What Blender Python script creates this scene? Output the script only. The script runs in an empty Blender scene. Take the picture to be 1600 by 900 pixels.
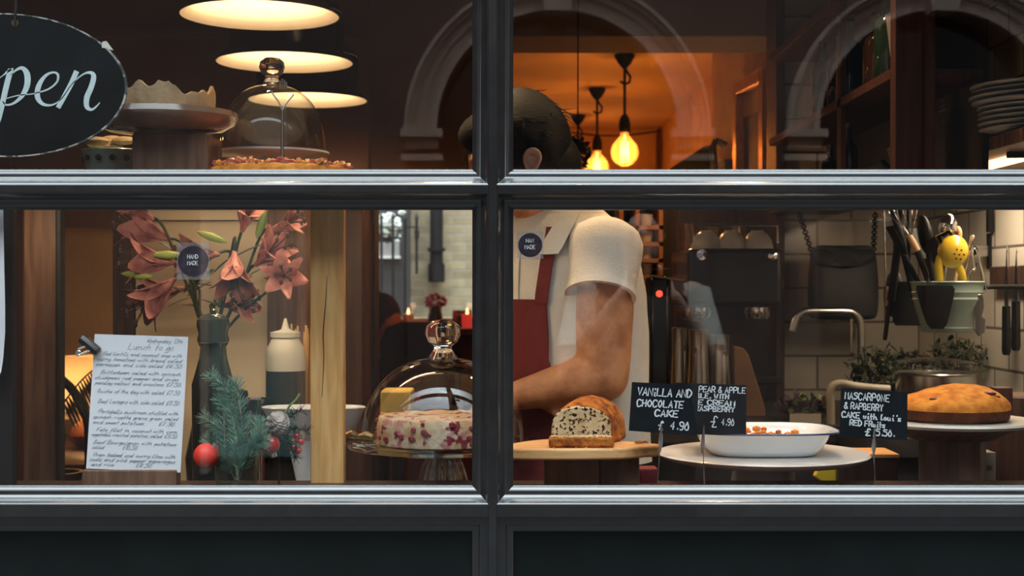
import bpy, bmesh, math, random
from mathutils import Vector, Matrix, noise
R = random.Random(7)
C = bpy.context.scene.collection
SC = bpy.context.scene
ZC = 1.40            # camera height
PI = math.pi

# ------------------------------------------------------------------ camera, world, exposure
cam = bpy.data.cameras.new('camera'); co = bpy.data.objects.new('camera', cam); C.objects.link(co)
co.location = (0, -2.2, ZC); co.rotation_euler = (PI/2, 0, 0)
cam.sensor_width = 36; cam.lens = 36*2200/1600; cam.clip_start = 0.05; cam.clip_end = 100
cam.dof.use_dof = True; cam.dof.focus_distance = 2.32; cam.dof.aperture_fstop = 8.0
SC.camera = co
w = bpy.data.worlds.new('sky'); SC.world = w; w.use_nodes = True
wn = w.node_tree; bg = wn.nodes['Background']
tc = wn.nodes.new('ShaderNodeTexCoord'); sx = wn.nodes.new('ShaderNodeSeparateXYZ'); cr = wn.nodes.new('ShaderNodeValToRGB')
wn.links.new(tc.outputs['Generated'], sx.inputs[0]); wn.links.new(sx.outputs['Z'], cr.inputs[0]); wn.links.new(cr.outputs[0], bg.inputs['Color'])
cr.color_ramp.elements[0].position = 0.0; cr.color_ramp.elements[0].color = (.03, .035, .038, 1)
cr.color_ramp.elements[1].position = 1.0; cr.color_ramp.elements[1].color = (.82, .94, 1.0, 1)
for _p, _v in ((.5, .13), (.78, .34), (.9, .72)):
    _e = cr.color_ramp.elements.new(_p); _e.color = (_v*.80, _v*.93, _v, 1)
bg.inputs['Strength'].default_value = 17.0
SC.view_settings.view_transform = 'Standard'; SC.view_settings.look = 'None'
SC.view_settings.gamma = 1; SC.view_settings.use_curve_mapping = False
SC.view_settings.exposure = 0.0
SC.cycles.max_bounces = 10; SC.cycles.transparent_max_bounces = 32; SC.cycles.glossy_bounces = 5
SC.cycles.sample_clamp_indirect = 6; SC.cycles.caustics_reflective = False; SC.cycles.caustics_refractive = False

def lamp(name, kind, loc, power, col, size=.05, rot=(0, 0, 0), **k):
    l = bpy.data.lights.new(name, kind); o = bpy.data.objects.new(name, l); C.objects.link(o)
    o.location = loc; o.rotation_euler = rot; l.energy = power; l.color = col
    if kind == 'AREA': l.size = size
    else: l.shadow_soft_size = size
    for a, b in k.items(): setattr(l, a, b)
    return o
# added, unseen spots warming the window display (their housings are built with the ceiling)
SPOTS = [(-.15, .75), (.55, .7), (.95, .95), (-.55, .62)]
SPOTPOW = [100, 74, 24, 42]
for (x, y), pw in zip(SPOTS, SPOTPOW):
    lamp('added_display_spot', 'SPOT', (x, y, ZC+1.16), pw, (1, .66, .34), .03, (-.28, 0, 0), spot_size=1.5, spot_blend=.6)

# ------------------------------------------------------------------ helpers
def P(u, v, y):
    s = (y+2.2)/2200.0
    return Vector(((u-800)*s, y, ZC+(450-v)*s))
def S(y): return (y+2.2)/2200.0

def mat(name, col=(.5, .5, .5), rough=.6, metal=0, kind=None, col2=None, scale=10, bump=0, stretch=(1, 1, 1), emit=None, estr=0, spec=.5, lo=.35, hi=.65, coat=0, bscale=None, trans=0, sss=0, detail=5):
    m = bpy.data.materials.new(name); m.use_nodes = True
    nt = m.node_tree; b = nt.nodes['Principled BSDF']; L = nt.links.new
    b.inputs['Base Color'].default_value = (*col, 1); b.inputs['Roughness'].default_value = rough
    b.inputs['Metallic'].default_value = metal; b.inputs['Specular IOR Level'].default_value = spec
    b.inputs['Coat Weight'].default_value = coat; b.inputs['Coat Roughness'].default_value = .08
    b.inputs['Transmission Weight'].default_value = trans
    if sss: b.inputs['Subsurface Weight'].default_value = sss; b.inputs['Subsurface Scale'].default_value = .01
    if emit: b.inputs['Emission Color'].default_value = (*emit, 1); b.inputs['Emission Strength'].default_value = estr
    t = nt.nodes.new('ShaderNodeTexCoord'); mp = nt.nodes.new('ShaderNodeMapping'); mp.inputs['Scale'].default_value = stretch
    L(t.outputs['Object'], mp.inputs[0])
    fac = None
    if kind == 'noise':
        n = nt.nodes.new('ShaderNodeTexNoise'); n.inputs['Scale'].default_value = scale; n.inputs['Detail'].default_value = detail; fac = n.outputs[0]
    elif kind == 'wood':
        n = nt.nodes.new('ShaderNodeTexNoise'); n.inputs['Scale'].default_value = scale; n.inputs['Detail'].default_value = 7; n.inputs['Distortion'].default_value = .5; fac = n.outputs[0]
    elif kind == 'voronoi':
        n = nt.nodes.new('ShaderNodeTexVoronoi'); n.inputs['Scale'].default_value = scale; fac = n.outputs['Distance']
    elif kind == 'brick':
        n = nt.nodes.new('ShaderNodeTexBrick')
    if kind and kind != 'brick':
        L(mp.outputs[0], n.inputs['Vector'])
        r = nt.nodes.new('ShaderNodeValToRGB'); r.color_ramp.elements[0].position = lo; r.color_ramp.elements[1].position = hi
        r.color_ramp.elements[0].color = (*col, 1); r.color_ramp.elements[1].color = (*(col2 or col), 1)
        L(fac, r.inputs[0]); L(r.outputs[0], b.inputs['Base Color'])
    if bump:
        n2 = nt.nodes.new('ShaderNodeTexNoise'); n2.inputs['Scale'].default_value = bscale or scale*3; n2.inputs['Detail'].default_value = 4
        L(mp.outputs[0], n2.inputs['Vector']); bp = nt.nodes.new('ShaderNodeBump'); bp.inputs['Strength'].default_value = bump; bp.inputs['Distance'].default_value = .004
        L(n2.outputs[0], bp.inputs['Height']); L(bp.outputs[0], b.inputs['Normal'])
    return m

def brickmat(name, c1, c2, mort, w_, h_, mw=.01, rough=.8, offset=.5, axis='xz', bump=.4, dirt=0, coat=0):
    m = bpy.data.materials.new(name); m.use_nodes = True; nt = m.node_tree; b = nt.nodes['Principled BSDF']; L = nt.links.new
    t = nt.nodes.new('ShaderNodeTexCoord'); s = nt.nodes.new('ShaderNodeSeparateXYZ'); c = nt.nodes.new('ShaderNodeCombineXYZ')
    L(t.outputs['Object'], s.inputs[0]); L(s.outputs['X' if axis[0] == 'x' else 'Y'], c.inputs[0]); L(s.outputs['Z'], c.inputs[1])
    n = nt.nodes.new('ShaderNodeTexBrick'); n.inputs['Scale'].default_value = 1; n.inputs['Brick Width'].default_value = w_; n.inputs['Row Height'].default_value = h_
    n.inputs['Mortar Size'].default_value = mw; n.inputs['Mortar Smooth'].default_value = .3; n.offset = offset
    n.inputs['Color1'].default_value = (*c1, 1); n.inputs['Color2'].default_value = (*c2, 1); n.inputs['Mortar'].default_value = (*mort, 1)
    L(c.outputs[0], n.inputs['Vector'])
    out = n.outputs['Color']
    if dirt:
        nz = nt.nodes.new('ShaderNodeTexNoise'); nz.inputs['Scale'].default_value = 9; nz.inputs['Detail'].default_value = 6
        L(t.outputs['Object'], nz.inputs['Vector'])
        mx = nt.nodes.new('ShaderNodeMix'); mx.data_type = 'RGBA'; mx.blend_type = 'MULTIPLY'; mx.inputs[0].default_value = dirt
        L(out, mx.inputs[6]); L(nz.outputs[0], mx.inputs[7]); out = mx.outputs[2]
    L(out, b.inputs['Base Color']); b.inputs['Roughness'].default_value = rough; b.inputs['Coat Weight'].default_value = coat
    bp = nt.nodes.new('ShaderNodeBump'); bp.inputs['Strength'].default_value = bump; bp.inputs['Distance'].default_value = .003; bp.invert = True
    L(n.outputs['Fac'], bp.inputs['Height']); L(bp.outputs[0], b.inputs['Normal'])
    return m

def glassmat(name, f0=.045, tint=(1, 1, 1), rough=0.0, haze=0):
    """thin glass: see-through with an angle-dependent mirror share"""
    m = bpy.data.materials.new(name); m.use_nodes = True; nt = m.node_tree; nt.nodes.clear(); L = nt.links.new
    o = nt.nodes.new('ShaderNodeOutputMaterial'); mx = nt.nodes.new('ShaderNodeMixShader'); tr = nt.nodes.new('ShaderNodeBsdfTransparent'); gl = nt.nodes.new('ShaderNodeBsdfGlossy')
    tr.inputs[0].default_value = (*tint, 1); gl.inputs['Roughness'].default_value = rough
    lw = nt.nodes.new('ShaderNodeLayerWeight'); lw.inputs[0].default_value = .5
    pw = nt.nodes.new('ShaderNodeMath'); pw.operation = 'POWER'; pw.inputs[1].default_value = 4.0
    ma = nt.nodes.new('ShaderNodeMath'); ma.operation = 'MULTIPLY_ADD'; ma.inputs[1].default_value = 1-f0; ma.inputs[2].default_value = f0
    L(lw.outputs['Facing'], pw.inputs[0]); L(pw.outputs[0], ma.inputs[0]); L(ma.outputs[0], mx.inputs[0])
    first = tr.outputs[0]
    if haze:
        df = nt.nodes.new('ShaderNodeBsdfDiffuse'); df.inputs[0].default_value = (.8, .8, .8, 1); m2 = nt.nodes.new('ShaderNodeMixShader'); m2.inputs[0].default_value = haze
        L(tr.outputs[0], m2.inputs[1]); L(df.outputs[0], m2.inputs[2]); first = m2.outputs[0]
    L(first, mx.inputs[1]); L(gl.outputs[0], mx.inputs[2]); L(mx.outputs[0], o.inputs[0])
    return m

def worldloc(o):
    v = Vector((0, 0, 0))
    while o: v += o.location; o = o.parent
    return v

def frame_of(d):
    d = d.normalized(); a = Vector((0, 0, 1)) if abs(d.z) < .9 else Vector((1, 0, 0))
    s = d.cross(a).normalized(); return s, s.cross(d).normalized()

class MB:
    def __init__(self): self.v = []; self.f = []; self.m = []; self.cur = 0
    def add(self, vs, fs):
        n = len(self.v); self.v += [Vector(p) for p in vs]
        for f in fs: self.f.append([i+n for i in f]); self.m.append(self.cur)
        return self
    def box(self, a, b, rot=None, piv=None):
        x0, y0, z0 = a; x1, y1, z1 = b
        vs = [Vector(p) for p in ((x0,y0,z0),(x1,y0,z0),(x1,y1,z0),(x0,y1,z0),(x0,y0,z1),(x1,y0,z1),(x1,y1,z1),(x0,y1,z1))]
        if rot is not None:
            c = Vector(piv) if piv is not None else sum(vs, Vector())/8
            vs = [rot @ (p-c)+c for p in vs]
        return self.add(vs, [(0,3,2,1),(4,5,6,7),(0,1,5,4),(1,2,6,5),(2,3,7,6),(3,0,4,7)])
    def lathe(self, prof, c, n=32, axis=None, sx_=1, sy_=1, wob=None):
        c = Vector(c); vs = []; fs = []
        if axis is None: s, t, d = Vector((1,0,0)), Vector((0,1,0)), Vector((0,0,1))
        else: d = Vector(axis).normalized(); s, t = frame_of(d)
        for j, (r, z) in enumerate(prof):
            for i in range(n):
                a = 2*PI*i/n; rr = r*(1+(wob(a, j) if wob else 0))
                vs.append(c+s*(rr*math.cos(a)*sx_)+t*(rr*math.sin(a)*sy_)+d*z)
        for j in range(len(prof)-1):
            for i in range(n):
                k = (i+1) % n; fs.append((j*n+i, j*n+k, (j+1)*n+k, (j+1)*n+i))
        if prof[0][0] > 1e-6: fs.append(tuple(reversed(range(n))))
        if prof[-1][0] > 1e-6: fs.append(tuple((len(prof)-1)*n+i for i in range(n)))
        return self.add(vs, fs)
    def loft(self, rings, cap=True):
        n = len(rings[0]); vs = [p for r in rings for p in r]; fs = []
        for j in range(len(rings)-1):
            for i in range(n):
                k = (i+1) % n; fs.append((j*n+i, j*n+k, (j+1)*n+k, (j+1)*n+i))
        if cap: fs.append(tuple(reversed(range(n)))); fs.append(tuple((len(rings)-1)*n+i for i in range(n)))
        return self.add(vs, fs)
    def tube(self, pts, r, n=8, cap=True):
        pts = [Vector(p) for p in pts]; rs = r if isinstance(r, (list, tuple)) else [r]*len(pts); rings = []
        s = None
        for i, p in enumerate(pts):
            d = (pts[min(i+1, len(pts)-1)]-pts[max(i-1, 0)])
            if d.length < 1e-9: d = Vector((0, 0, 1))
            d.normalize()
            if s is None: s, t = frame_of(d)
            else:
                s = (s-d*s.dot(d)); s = s.normalized() if s.length > 1e-6 else frame_of(d)[0]; t = s.cross(d)
            t = s.cross(d).normalized()
            rings.append([p+s*(rs[i]*math.cos(2*PI*k/n))+t*(rs[i]*math.sin(2*PI*k/n)) for k in range(n)])
        return self.loft(rings, cap)
    def ball(self, c, r, n=16, sq=(1, 1, 1), rot=None):
        c = Vector(c); vs = []; fs = []; m = n//2
        for j in range(m+1):
            ph = PI*j/m
            for i in range(n):
                a = 2*PI*i/n; p = Vector((r*sq[0]*math.sin(ph)*math.cos(a), r*sq[1]*math.sin(ph)*math.sin(a), -r*sq[2]*math.cos(ph)))
                vs.append(c+((rot @ p) if rot is not None else p))
        for j in range(m):
            for i in range(n):
                k = (i+1) % n; fs.append((j*n+i, j*n+k, (j+1)*n+k, (j+1)*n+i))
        return self.add(vs, fs)
    def limb(self, pts, rs, n=14):
        self.tube(pts, rs, n)
        for p, r in zip(pts, rs): self.ball(p, r*.99, n)
        return self
    def prism(self, poly, d):      # closed polygon extruded by d
        n = len(poly); d = Vector(d); vs = [Vector(p) for p in poly]+[Vector(p)+d for p in poly]
        fs = [tuple(range(n)), tuple(reversed(range(n, 2*n)))]+[(i, i+n, (i+1) % n+n, (i+1) % n) for i in range(n)]
        return self.add(vs, fs)
    def build(self, name, m, parent=None, smooth=True, bevel=0, sub=0, angle=.7, seg=2, remesh=0, tag_=None, loc=None):
        me = bpy.data.meshes.new(name)
        base = worldloc(parent) if parent else (Vector(loc) if loc is not None else Vector((0, 0, 0)))
        if parent is None and loc is None and self.v:
            lo = [min(p[i] for p in self.v) for i in range(3)]; hi = [max(p[i] for p in self.v) for i in range(3)]
            base = Vector(((lo[0]+hi[0])/2, (lo[1]+hi[1])/2, lo[2]))
        me.from_pydata([tuple(p-base) for p in self.v], [], self.f)
        ms = m if isinstance(m, (list, tuple)) else [m]
        for q in ms: me.materials.append(q)
        me.polygons.foreach_set('material_index', self.m)
        b = bmesh.new(); b.from_mesh(me); bmesh.ops.remove_doubles(b, verts=b.verts, dist=1e-6); bmesh.ops.recalc_face_normals(b, faces=b.faces); b.to_mesh(me); b.free()
        if smooth:
            me.polygons.foreach_set('use_smooth', [True]*len(me.polygons))
            try: me.set_sharp_from_angle(angle=angle)
            except Exception: pass
        o = bpy.data.objects.new(name, me); C.objects.link(o)
        if parent: o.parent = parent
        else: o.location = base
        if remesh:
            q = o.modifiers.new('r', 'REMESH'); q.mode = 'VOXEL'; q.voxel_size = remesh; q.use_smooth_shade = True
            q = o.modifiers.new('s', 'SMOOTH'); q.iterations = 6; q.factor = .6
        if bevel:
            q = o.modifiers.new('b', 'BEVEL'); q.width = bevel; q.segments = seg; q.limit_method = 'ANGLE'; q.angle_limit = .6
        if sub:
            q = o.modifiers.new('u', 'SUBSURF'); q.levels = sub; q.render_levels = sub
        return o

def tag(o, label, cat, group=None):
    o['label'] = label; o['category'] = cat
    if group: o['group'] = group
    return o
def thing(name, label, cat, loc, group=None):
    o = bpy.data.objects.new(name, None); C.objects.link(o); o.location = loc; o.empty_display_size = .02
    return tag(o, label, cat, group)
def struct(o): o['kind'] = 'structure'; return o
def bx(a, b): return MB().box(a, b)
def dup(root, loc, label=None, name=None):
    r = root.copy(); C.objects.link(r); r.location = loc
    if label: r['label'] = label
    for ch in list(root.children):
        c = ch.copy(); C.objects.link(c); c.parent = r
        for g in list(ch.children):
            d = g.copy(); C.objects.link(d); d.parent = c
    return r
def smoothline(pts, k=4):
    if len(pts) < 3: return pts
    out = []; n = len(pts)
    for i in range(n-1):
        p0 = pts[max(i-1, 0)]; p1 = pts[i]; p2 = pts[i+1]; p3 = pts[min(i+2, n-1)]
        for j in range(k):
            t = j/k
            out.append(tuple(.5*((2*p1[a])+(-p0[a]+p2[a])*t+(2*p0[a]-5*p1[a]+4*p2[a]-p3[a])*t*t+(-p0[a]+3*p1[a]-3*p2[a]+p3[a])*t**3) for a in range(len(p1))))
    out.append(tuple(pts[-1])); return out
def ribbon(mb, pts, org, ex, ey, wd, lift, thick=.0004):
    """flat stroke on the plane (org, ex, ey); pts (x, y[, w])"""
    n = ex.cross(ey).normalized(); L_ = []; R_ = []
    for i, p in enumerate(pts):
        a = pts[max(i-1, 0)]; b = pts[min(i+1, len(pts)-1)]
        dx, dy = b[0]-a[0], b[1]-a[1]; l = math.hypot(dx, dy) or 1; w_ = (p[2] if len(p) > 2 else wd)/2
        e = w_ if i == 0 else (-w_ if i == len(pts)-1 else 0)
        px, py = p[0]-dx/l*e*.6, p[1]-dy/l*e*.6
        L_.append(org+ex*(px-dy/l*w_)+ey*(py+dx/l*w_)+n*lift); R_.append(org+ex*(px+dy/l*w_)+ey*(py-dx/l*w_)+n*lift)
    k = len(pts); vs = L_+R_+[p+n*thick for p in L_+R_]; fs = []
    for i in range(k-1):
        fs += [(i, i+1, k+i+1, k+i), (2*k+i, 3*k+i, 3*k+i+1, 2*k+i+1), (i, 2*k+i, 2*k+i+1, i+1), (k+i, k+i+1, 3*k+i+1, 3*k+i)]
    mb.add(vs, fs)
UP = {'A':"00 26 40|12 32",'B':"00 06 26 35 34 23 03|23 32 41 30 00",'C':"45 36 16 04 02 10 30 41",'D':"00 06 26 44 42 20 00",'E':"46 06 00 40|03 33",'F':"46 06 00|03 33",
'G':"45 36 16 04 02 10 30 42 22",'H':"00 06|40 46|03 43",'I':"20 26",'K':"00 06|46 03|13 40",'L':"06 00 40",'M':"00 06 23 46 40",'N':"00 06 40 46",'O':"26 15 03 11 20 31 43 35 26",
'P':"00 06 36 45 44 33 03",'Q':"26 15 03 11 20 31 43 35 26|31 50",'R':"00 06 36 45 44 33 03|23 40",'S':"45 36 16 05 14 33 42 31 10 01",'T':"06 46|26 20",'U':"06 02 10 30 42 46",'V':"06 20 46",
'W':"06 10 24 30 46",'X':"00 46|40 06",'Y':"06 23 46|23 20",'&':"40 15 26 35 02 10 20 42",'0':"26 14 02 10 30 42 34 26",'1':"15 26 20",'2':"05 26 45 00 40",'3':"06 36 44 23 42 20 00",'4':"30 36 02 42",
'5':"46 06 04 34 42 30 00",'6':"36 03 01 20 41 33 02",'7':"06 46 10",'8':"23 05 26 45 23 01 20 41 23",'9':"43 13 05 26 45 43 30 10",'.':"20 21",',':"21 10",'£':"45 36 25 22 10 40|03 33","'":"26 25",'-':"13 33",'/':"00 46"}
LOW = {'a':"35 15 03 12 22 35 32 42",'b':"08 02 22 34 25 04",'c':"34 25 14 03 12 32",'d':"35 15 03 12 22 35|38 32 42",'e':"03 34 25 14 03 12 32",'f':"38 27 16 10|04 34",'g':"35 15 03 12 35 31 20 00",
'h':"08 02|04 25 34 32 42",'i':"15 12 22|17 18",'j':"25 20 00",'k':"08 02|35 03 32",'l':"18 07 02 12 22",'m':"05 02|04 15 24 22|24 35 44 42",'n':"05 02|04 25 34 32 42",'o':"15 03 12 22 33 25 15",
'p':"05 00|04 25 34 23 02",'q':"35 15 03 12 34|35 30",'r':"05 02|04 25 35",'s':"35 15 04 23 32 12 02",'t':"18 12 22|05 35",'u':"05 03 12 22 35 32 42",'v':"05 12 35",'w':"05 02 14 22 35",'x':"05 32|35 02",'y':"05 03 22 35 30 10",'z':"05 35 02 32"}
def write(mb, text, x, y, h, org, ex, ey, wd, shear=.08, jit=.03, sp=1.25, rnd=R, k=3, lift=.0003):
    cx = x
    for ch in text:
        if ch == ' ': cx += h*.45; continue
        low = ch in LOW; src = LOW.get(ch) or UP.get(ch)
        if not src: cx += h*.4; continue
        u = h/6.0*(.95 if low else 1); wx = .82
        for st in src.split('|'):
            pts = []
            for q in st.split():
                a, b = int(q[0]), int(q[1])-(2 if low else 0)
                px = a*u*wx+rnd.uniform(-jit, jit)*h; py = b*u*(1 if low else 1)+rnd.uniform(-jit, jit)*h
                pts.append((cx+px+shear*py, y+py))
            soft = ch in 'BCDGOPQRSU&023568936£' or low
            ribbon(mb, smoothline(pts, k) if soft else pts, org, ex, ey, wd, lift)
        wid = max(int(q[0]) for st in src.split('|') for q in st.split())
        cx += (max(wid, 1)+sp)*u*wx
    return cx
def text_width(text, h, sp=1.25):
    cx = 0
    for ch in text:
        if ch == ' ': cx += h*.45; continue
        low = ch in LOW; src = LOW.get(ch) or UP.get(ch)
        if not src: continue
        cx += (max(max(int(q[0]) for st in src.split('|') for q in st.split()), 1)+sp)*h/6*(.95 if low else 1)*.82
    return cx

# ------------------------------------------------------------------ materials
K = {}
K['paint'] = mat('window_paint', (.012, .0112, .0115), .30, kind='noise', col2=(.017, .016, .0165), scale=30, bump=.13, bscale=45, spec=.25, coat=.9)
for _n in K['paint'].node_tree.nodes:
    if _n.type == 'BSDF_PRINCIPLED': _n.inputs['Coat IOR'].default_value = 1.5; _n.inputs['Coat Roughness'].default_value = .13
K['paintdark'] = mat('panel_paint', (.004, .006, .006), .30, kind='noise', col2=(.007, .010, .010), scale=8, bump=.03, spec=.3)
K['glass'] = glassmat('pane_glass', .036)
K['glassthin'] = glassmat('clear_glass', .085, (.97, .99, .98))
K['glassgreen'] = glassmat('greenish_glass', .06, (.80, .90, .86))
K['amber'] = glassmat('amber_glass', .06, (1, .78, .45))
K['globe'] = glassmat('amber_globe', .05, (1, .66, .28), haze=.16)
for _n in list(K['globe'].node_tree.nodes):
    if _n.type == 'BSDF_DIFFUSE':
        _t = K['globe'].node_tree.nodes.new('ShaderNodeBsdfTranslucent'); _t.inputs[0].default_value = (1, .6, .25, 1)
        K['globe'].node_tree.links.new(_t.outputs[0], _n.outputs[0].links[0].to_socket)
K['solidglass'] = mat('solid_glass', (.97, .99, .98), .02, trans=1)
K['oak'] = mat('oak', (.76, .38, .12), .55, spec=.2, kind='wood', col2=(.92, .56, .22), scale=9, stretch=(9, 9, .9), bump=.15)
K['walnut'] = mat('walnut', (.10, .05, .03), .5, kind='wood', col2=(.20, .105, .06), scale=8, stretch=(8, 8, .8), bump=.1)
K['blockwood'] = mat('block_wood', (.24, .12, .06), .6, kind='wood', col2=(.38, .21, .11), scale=8, stretch=(8, 8, .8))
K['darkwood'] = mat('dark_wood', (.035, .018, .013), .45, kind='wood', col2=(.07, .035, .024), scale=8, stretch=(8, 8, .8))
K['redwood'] = mat('reddish_wood', (.09, .028, .016), .6, kind='wood', col2=(.14, .05, .028), scale=8, stretch=(8, 8, .8))
K['board'] = mat('board_wood', (.58, .27, .09), .55, kind='wood', col2=(.76, .43, .18), scale=10, stretch=(.8, 9, 9))
K['plaster'] = mat('plaster', (.56, .36, .17), .9, kind='noise', col2=(.66, .44, .22), scale=4, bump=.5, bscale=45)
K['ceilpaint'] = mat('ceiling_paint', (.74, .58, .38), .8, kind='noise', col2=(.80, .64, .43), scale=2)
K['wallorange'] = mat('ochre_wall', (.66, .42, .20), .9, kind='noise', col2=(.76, .52, .27), scale=6, bump=.8, bscale=40)
K['wallbrown'] = mat('brown_wall', (.16, .08, .05), .8, kind='noise', col2=(.2, .105, .065), scale=2)
K['shop'] = mat('shop_ceiling', (.20, .13, .10), .85)
K['floor'] = mat('floor_boards', (.10, .055, .03), .5, kind='wood', col2=(.17, .10, .06), scale=4, stretch=(8, .6, 1))
K['counter'] = mat('counter_top', (.05, .045, .042), .4, kind='noise', col2=(.08, .07, .065), scale=20)
K['black'] = mat('black_enamel', (.006, .006, .0065), .25, coat=.2, kind='noise', col2=(.009, .009, .009), scale=14, spec=.4)
K['blackmat'] = mat('matt_black', (.008, .0085, .009), .6, kind='noise', col2=(.013, .013, .014), scale=20, spec=.25)
K['creamen'] = mat('cream_enamel', (.84, .72, .56), .5, kind='noise', col2=(.89, .80, .61), scale=4)
K['steel'] = mat('brushed_steel', (.55, .53, .50), .25, 1, kind='noise', col2=(.62, .60, .57), scale=30, stretch=(1, 1, .1))
K['chrome'] = mat('chrome', (.8, .8, .8), .1, 1)
K['brass'] = mat('old_brass', (.30, .20, .09), .3, 1)
K['white'] = mat('white_enamel', (.80, .84, .86), .2, kind='noise', col2=(.84, .87, .88), scale=10, coat=.5)
K['cream'] = mat('cream_glaze', (.72, .66, .55), .3, kind='noise', col2=(.78, .72, .62), scale=12, coat=.3)
K['navy'] = mat('navy_rim', (.02, .035, .11), .25)
K['marble'] = mat('marble', (.78, .74, .70), .25, kind='noise', col2=(.62, .56, .52), scale=9, lo=.5, hi=.62, coat=.3)
K['slate'] = mat('chalkboard', (.006, .008, .010), .8, kind='noise', col2=(.010, .013, .016), scale=30, spec=.12)
K['chalk'] = mat('chalk_marker', (.82, .85, .86), .8, kind='noise', col2=(.74, .78, .80), scale=200)
K['signink'] = mat('sign_lettering', (.50, .62, .62), .7, kind='noise', col2=(.58, .69, .69), scale=60)
K['signface'] = mat('sign_face', (.003, .006, .007), .9, spec=.02, kind='noise', col2=(.005, .010, .012), scale=14)
K['worn'] = mat('worn_edge', (.42, .42, .38), .8, kind='noise', col2=(.03, .04, .04), scale=60, lo=.45, hi=.55)
K['paper'] = mat('paper', (.80, .80, .83), .85, kind='noise', col2=(.84, .84, .87), scale=5)
K['ink'] = mat('ink', (.22, .32, .38), .8)
K['crust'] = mat('pie_crust', (.58, .40, .21), .85, kind='noise', col2=(.74, .56, .34), scale=30, bump=.8, bscale=80)
K['caketop'] = mat('golden_cake', (.50, .14, .018), .8, spec=.2, kind='noise', col2=(.80, .32, .045), scale=48, bump=.7, bscale=120)
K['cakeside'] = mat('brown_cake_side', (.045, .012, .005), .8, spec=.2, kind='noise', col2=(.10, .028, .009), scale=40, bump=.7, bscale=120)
K['loafcrust'] = mat('loaf_crust', (.17, .04, .009), .8, spec=.2, kind='noise', col2=(.56, .18, .025), scale=55, bump=1, bscale=140)
def chipmat():
    m = mat('chocolate_chip_crumb', (.56, .36, .17), .9, spec=.2, kind='noise', col2=(.78, .58, .33), scale=30, bump=.6, bscale=160)
    nt = m.node_tree; L = nt.links.new; b = nt.nodes['Principled BSDF']; src = b.inputs['Base Color'].links[0].from_socket
    t = nt.nodes.new('ShaderNodeTexCoord'); n = nt.nodes.new('ShaderNodeTexNoise'); n.inputs['Scale'].default_value = 165; n.inputs['Detail'].default_value = 2.5
    L(t.outputs['Object'], n.inputs['Vector']); r = nt.nodes.new('ShaderNodeValToRGB'); r.color_ramp.elements[0].position = .54; r.color_ramp.elements[1].position = .58
    L(n.outputs[0], r.inputs[0]); mx = nt.nodes.new('ShaderNodeMix'); mx.data_type = 'RGBA'; L(r.outputs[0], mx.inputs[0]); L(src, mx.inputs[6]); mx.inputs[7].default_value = (.045, .02, .012, 1)
    L(mx.outputs[2], b.inputs['Base Color']); return m
K['chips'] = chipmat()
def fruitmat():
    m = mat('berry_cake', (.62, .36, .16), .6, kind='noise', col2=(.84, .66, .48), scale=30, bump=.6, bscale=120)
    nt = m.node_tree; L = nt.links.new; b = nt.nodes['Principled BSDF']; src = b.inputs['Base Color'].links[0].from_socket
    t = nt.nodes.new('ShaderNodeTexCoord')
    for sc, lo, hi, c in ((34, .56, .64, (.62, .22, .20)), (48, .60, .65, (.28, .02, .03))):
        n = nt.nodes.new('ShaderNodeTexNoise'); n.inputs['Scale'].default_value = sc; n.inputs['Detail'].default_value = 2
        L(t.outputs['Object'], n.inputs['Vector']); r = nt.nodes.new('ShaderNodeValToRGB'); r.color_ramp.elements[0].position = lo; r.color_ramp.elements[1].position = hi
        L(n.outputs[0], r.inputs[0]); mx = nt.nodes.new('ShaderNodeMix'); mx.data_type = 'RGBA'; L(r.outputs[0], mx.inputs[0]); L(src, mx.inputs[6]); mx.inputs[7].default_value = (*c, 1)
        src = mx.outputs[2]
    L(src, b.inputs['Base Color']); return m
K['fruit'] = fruitmat()
K['tartfruit'] = mat('tart_fruit', (.60, .22, .04), .4, kind='noise', col2=(.40, .09, .06), scale=26, bump=1, bscale=60, lo=.45, hi=.55, coat=.4)
K['skin'] = mat('skin', (.40, .15, .06), .5, kind='noise', col2=(.60, .27, .12), scale=26, sss=.05, bump=.3, bscale=110, lo=.3, hi=.6, spec=.35)
K['skinpale'] = mat('pale_skin', (.60, .38, .30), .5, kind='noise', col2=(.66, .43, .34), scale=12, sss=.1)
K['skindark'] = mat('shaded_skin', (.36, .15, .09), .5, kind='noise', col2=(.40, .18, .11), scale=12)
K['hair'] = mat('black_hair', (.003, .003, .0035), .6, kind='noise', col2=(.009, .008, .008), scale=14, stretch=(1, 1, 12), bump=.5, bscale=60, spec=.2)
K['shirt'] = mat('polo_cloth', (.66, .62, .54), .9, kind='noise', col2=(.72, .68, .60), scale=30, bump=.3, bscale=300)
K['apron'] = mat('maroon_apron', (.13, .012, .014), .85, kind='noise', col2=(.17, .02, .02), scale=16, bump=.3, bscale=200)
K['darkcloth'] = mat('dark_cloth', (.03, .028, .03), .9, kind='noise', col2=(.045, .04, .042), scale=10)
K['tile'] = brickmat('shaded_metro_tiles', (.50, .45, .38), (.54, .49, .41), (.16, .13, .10), .20, .10, .004, .18, bump=.5, coat=.4)  # same white tile, darkened: the back wall's shade is in the colour
K['tiley'] = brickmat('lit_metro_tiles_side', (.70, .66, .57), (.74, .70, .62), (.18, .15, .12), .20, .10, .004, .18, axis='yz', bump=.5, coat=.4)  # brighter copy of the tile for the lit side wall
K['brick'] = brickmat('stock_brick', (.62, .50, .31), (.42, .33, .20), (.52, .45, .33), .225, .075, .010, .9, dirt=.6)
K['stucco'] = mat('facade_stucco', (.12, .085, .075), .9, kind='noise', col2=(.15, .108, .095), scale=2, bump=.3)
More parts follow.
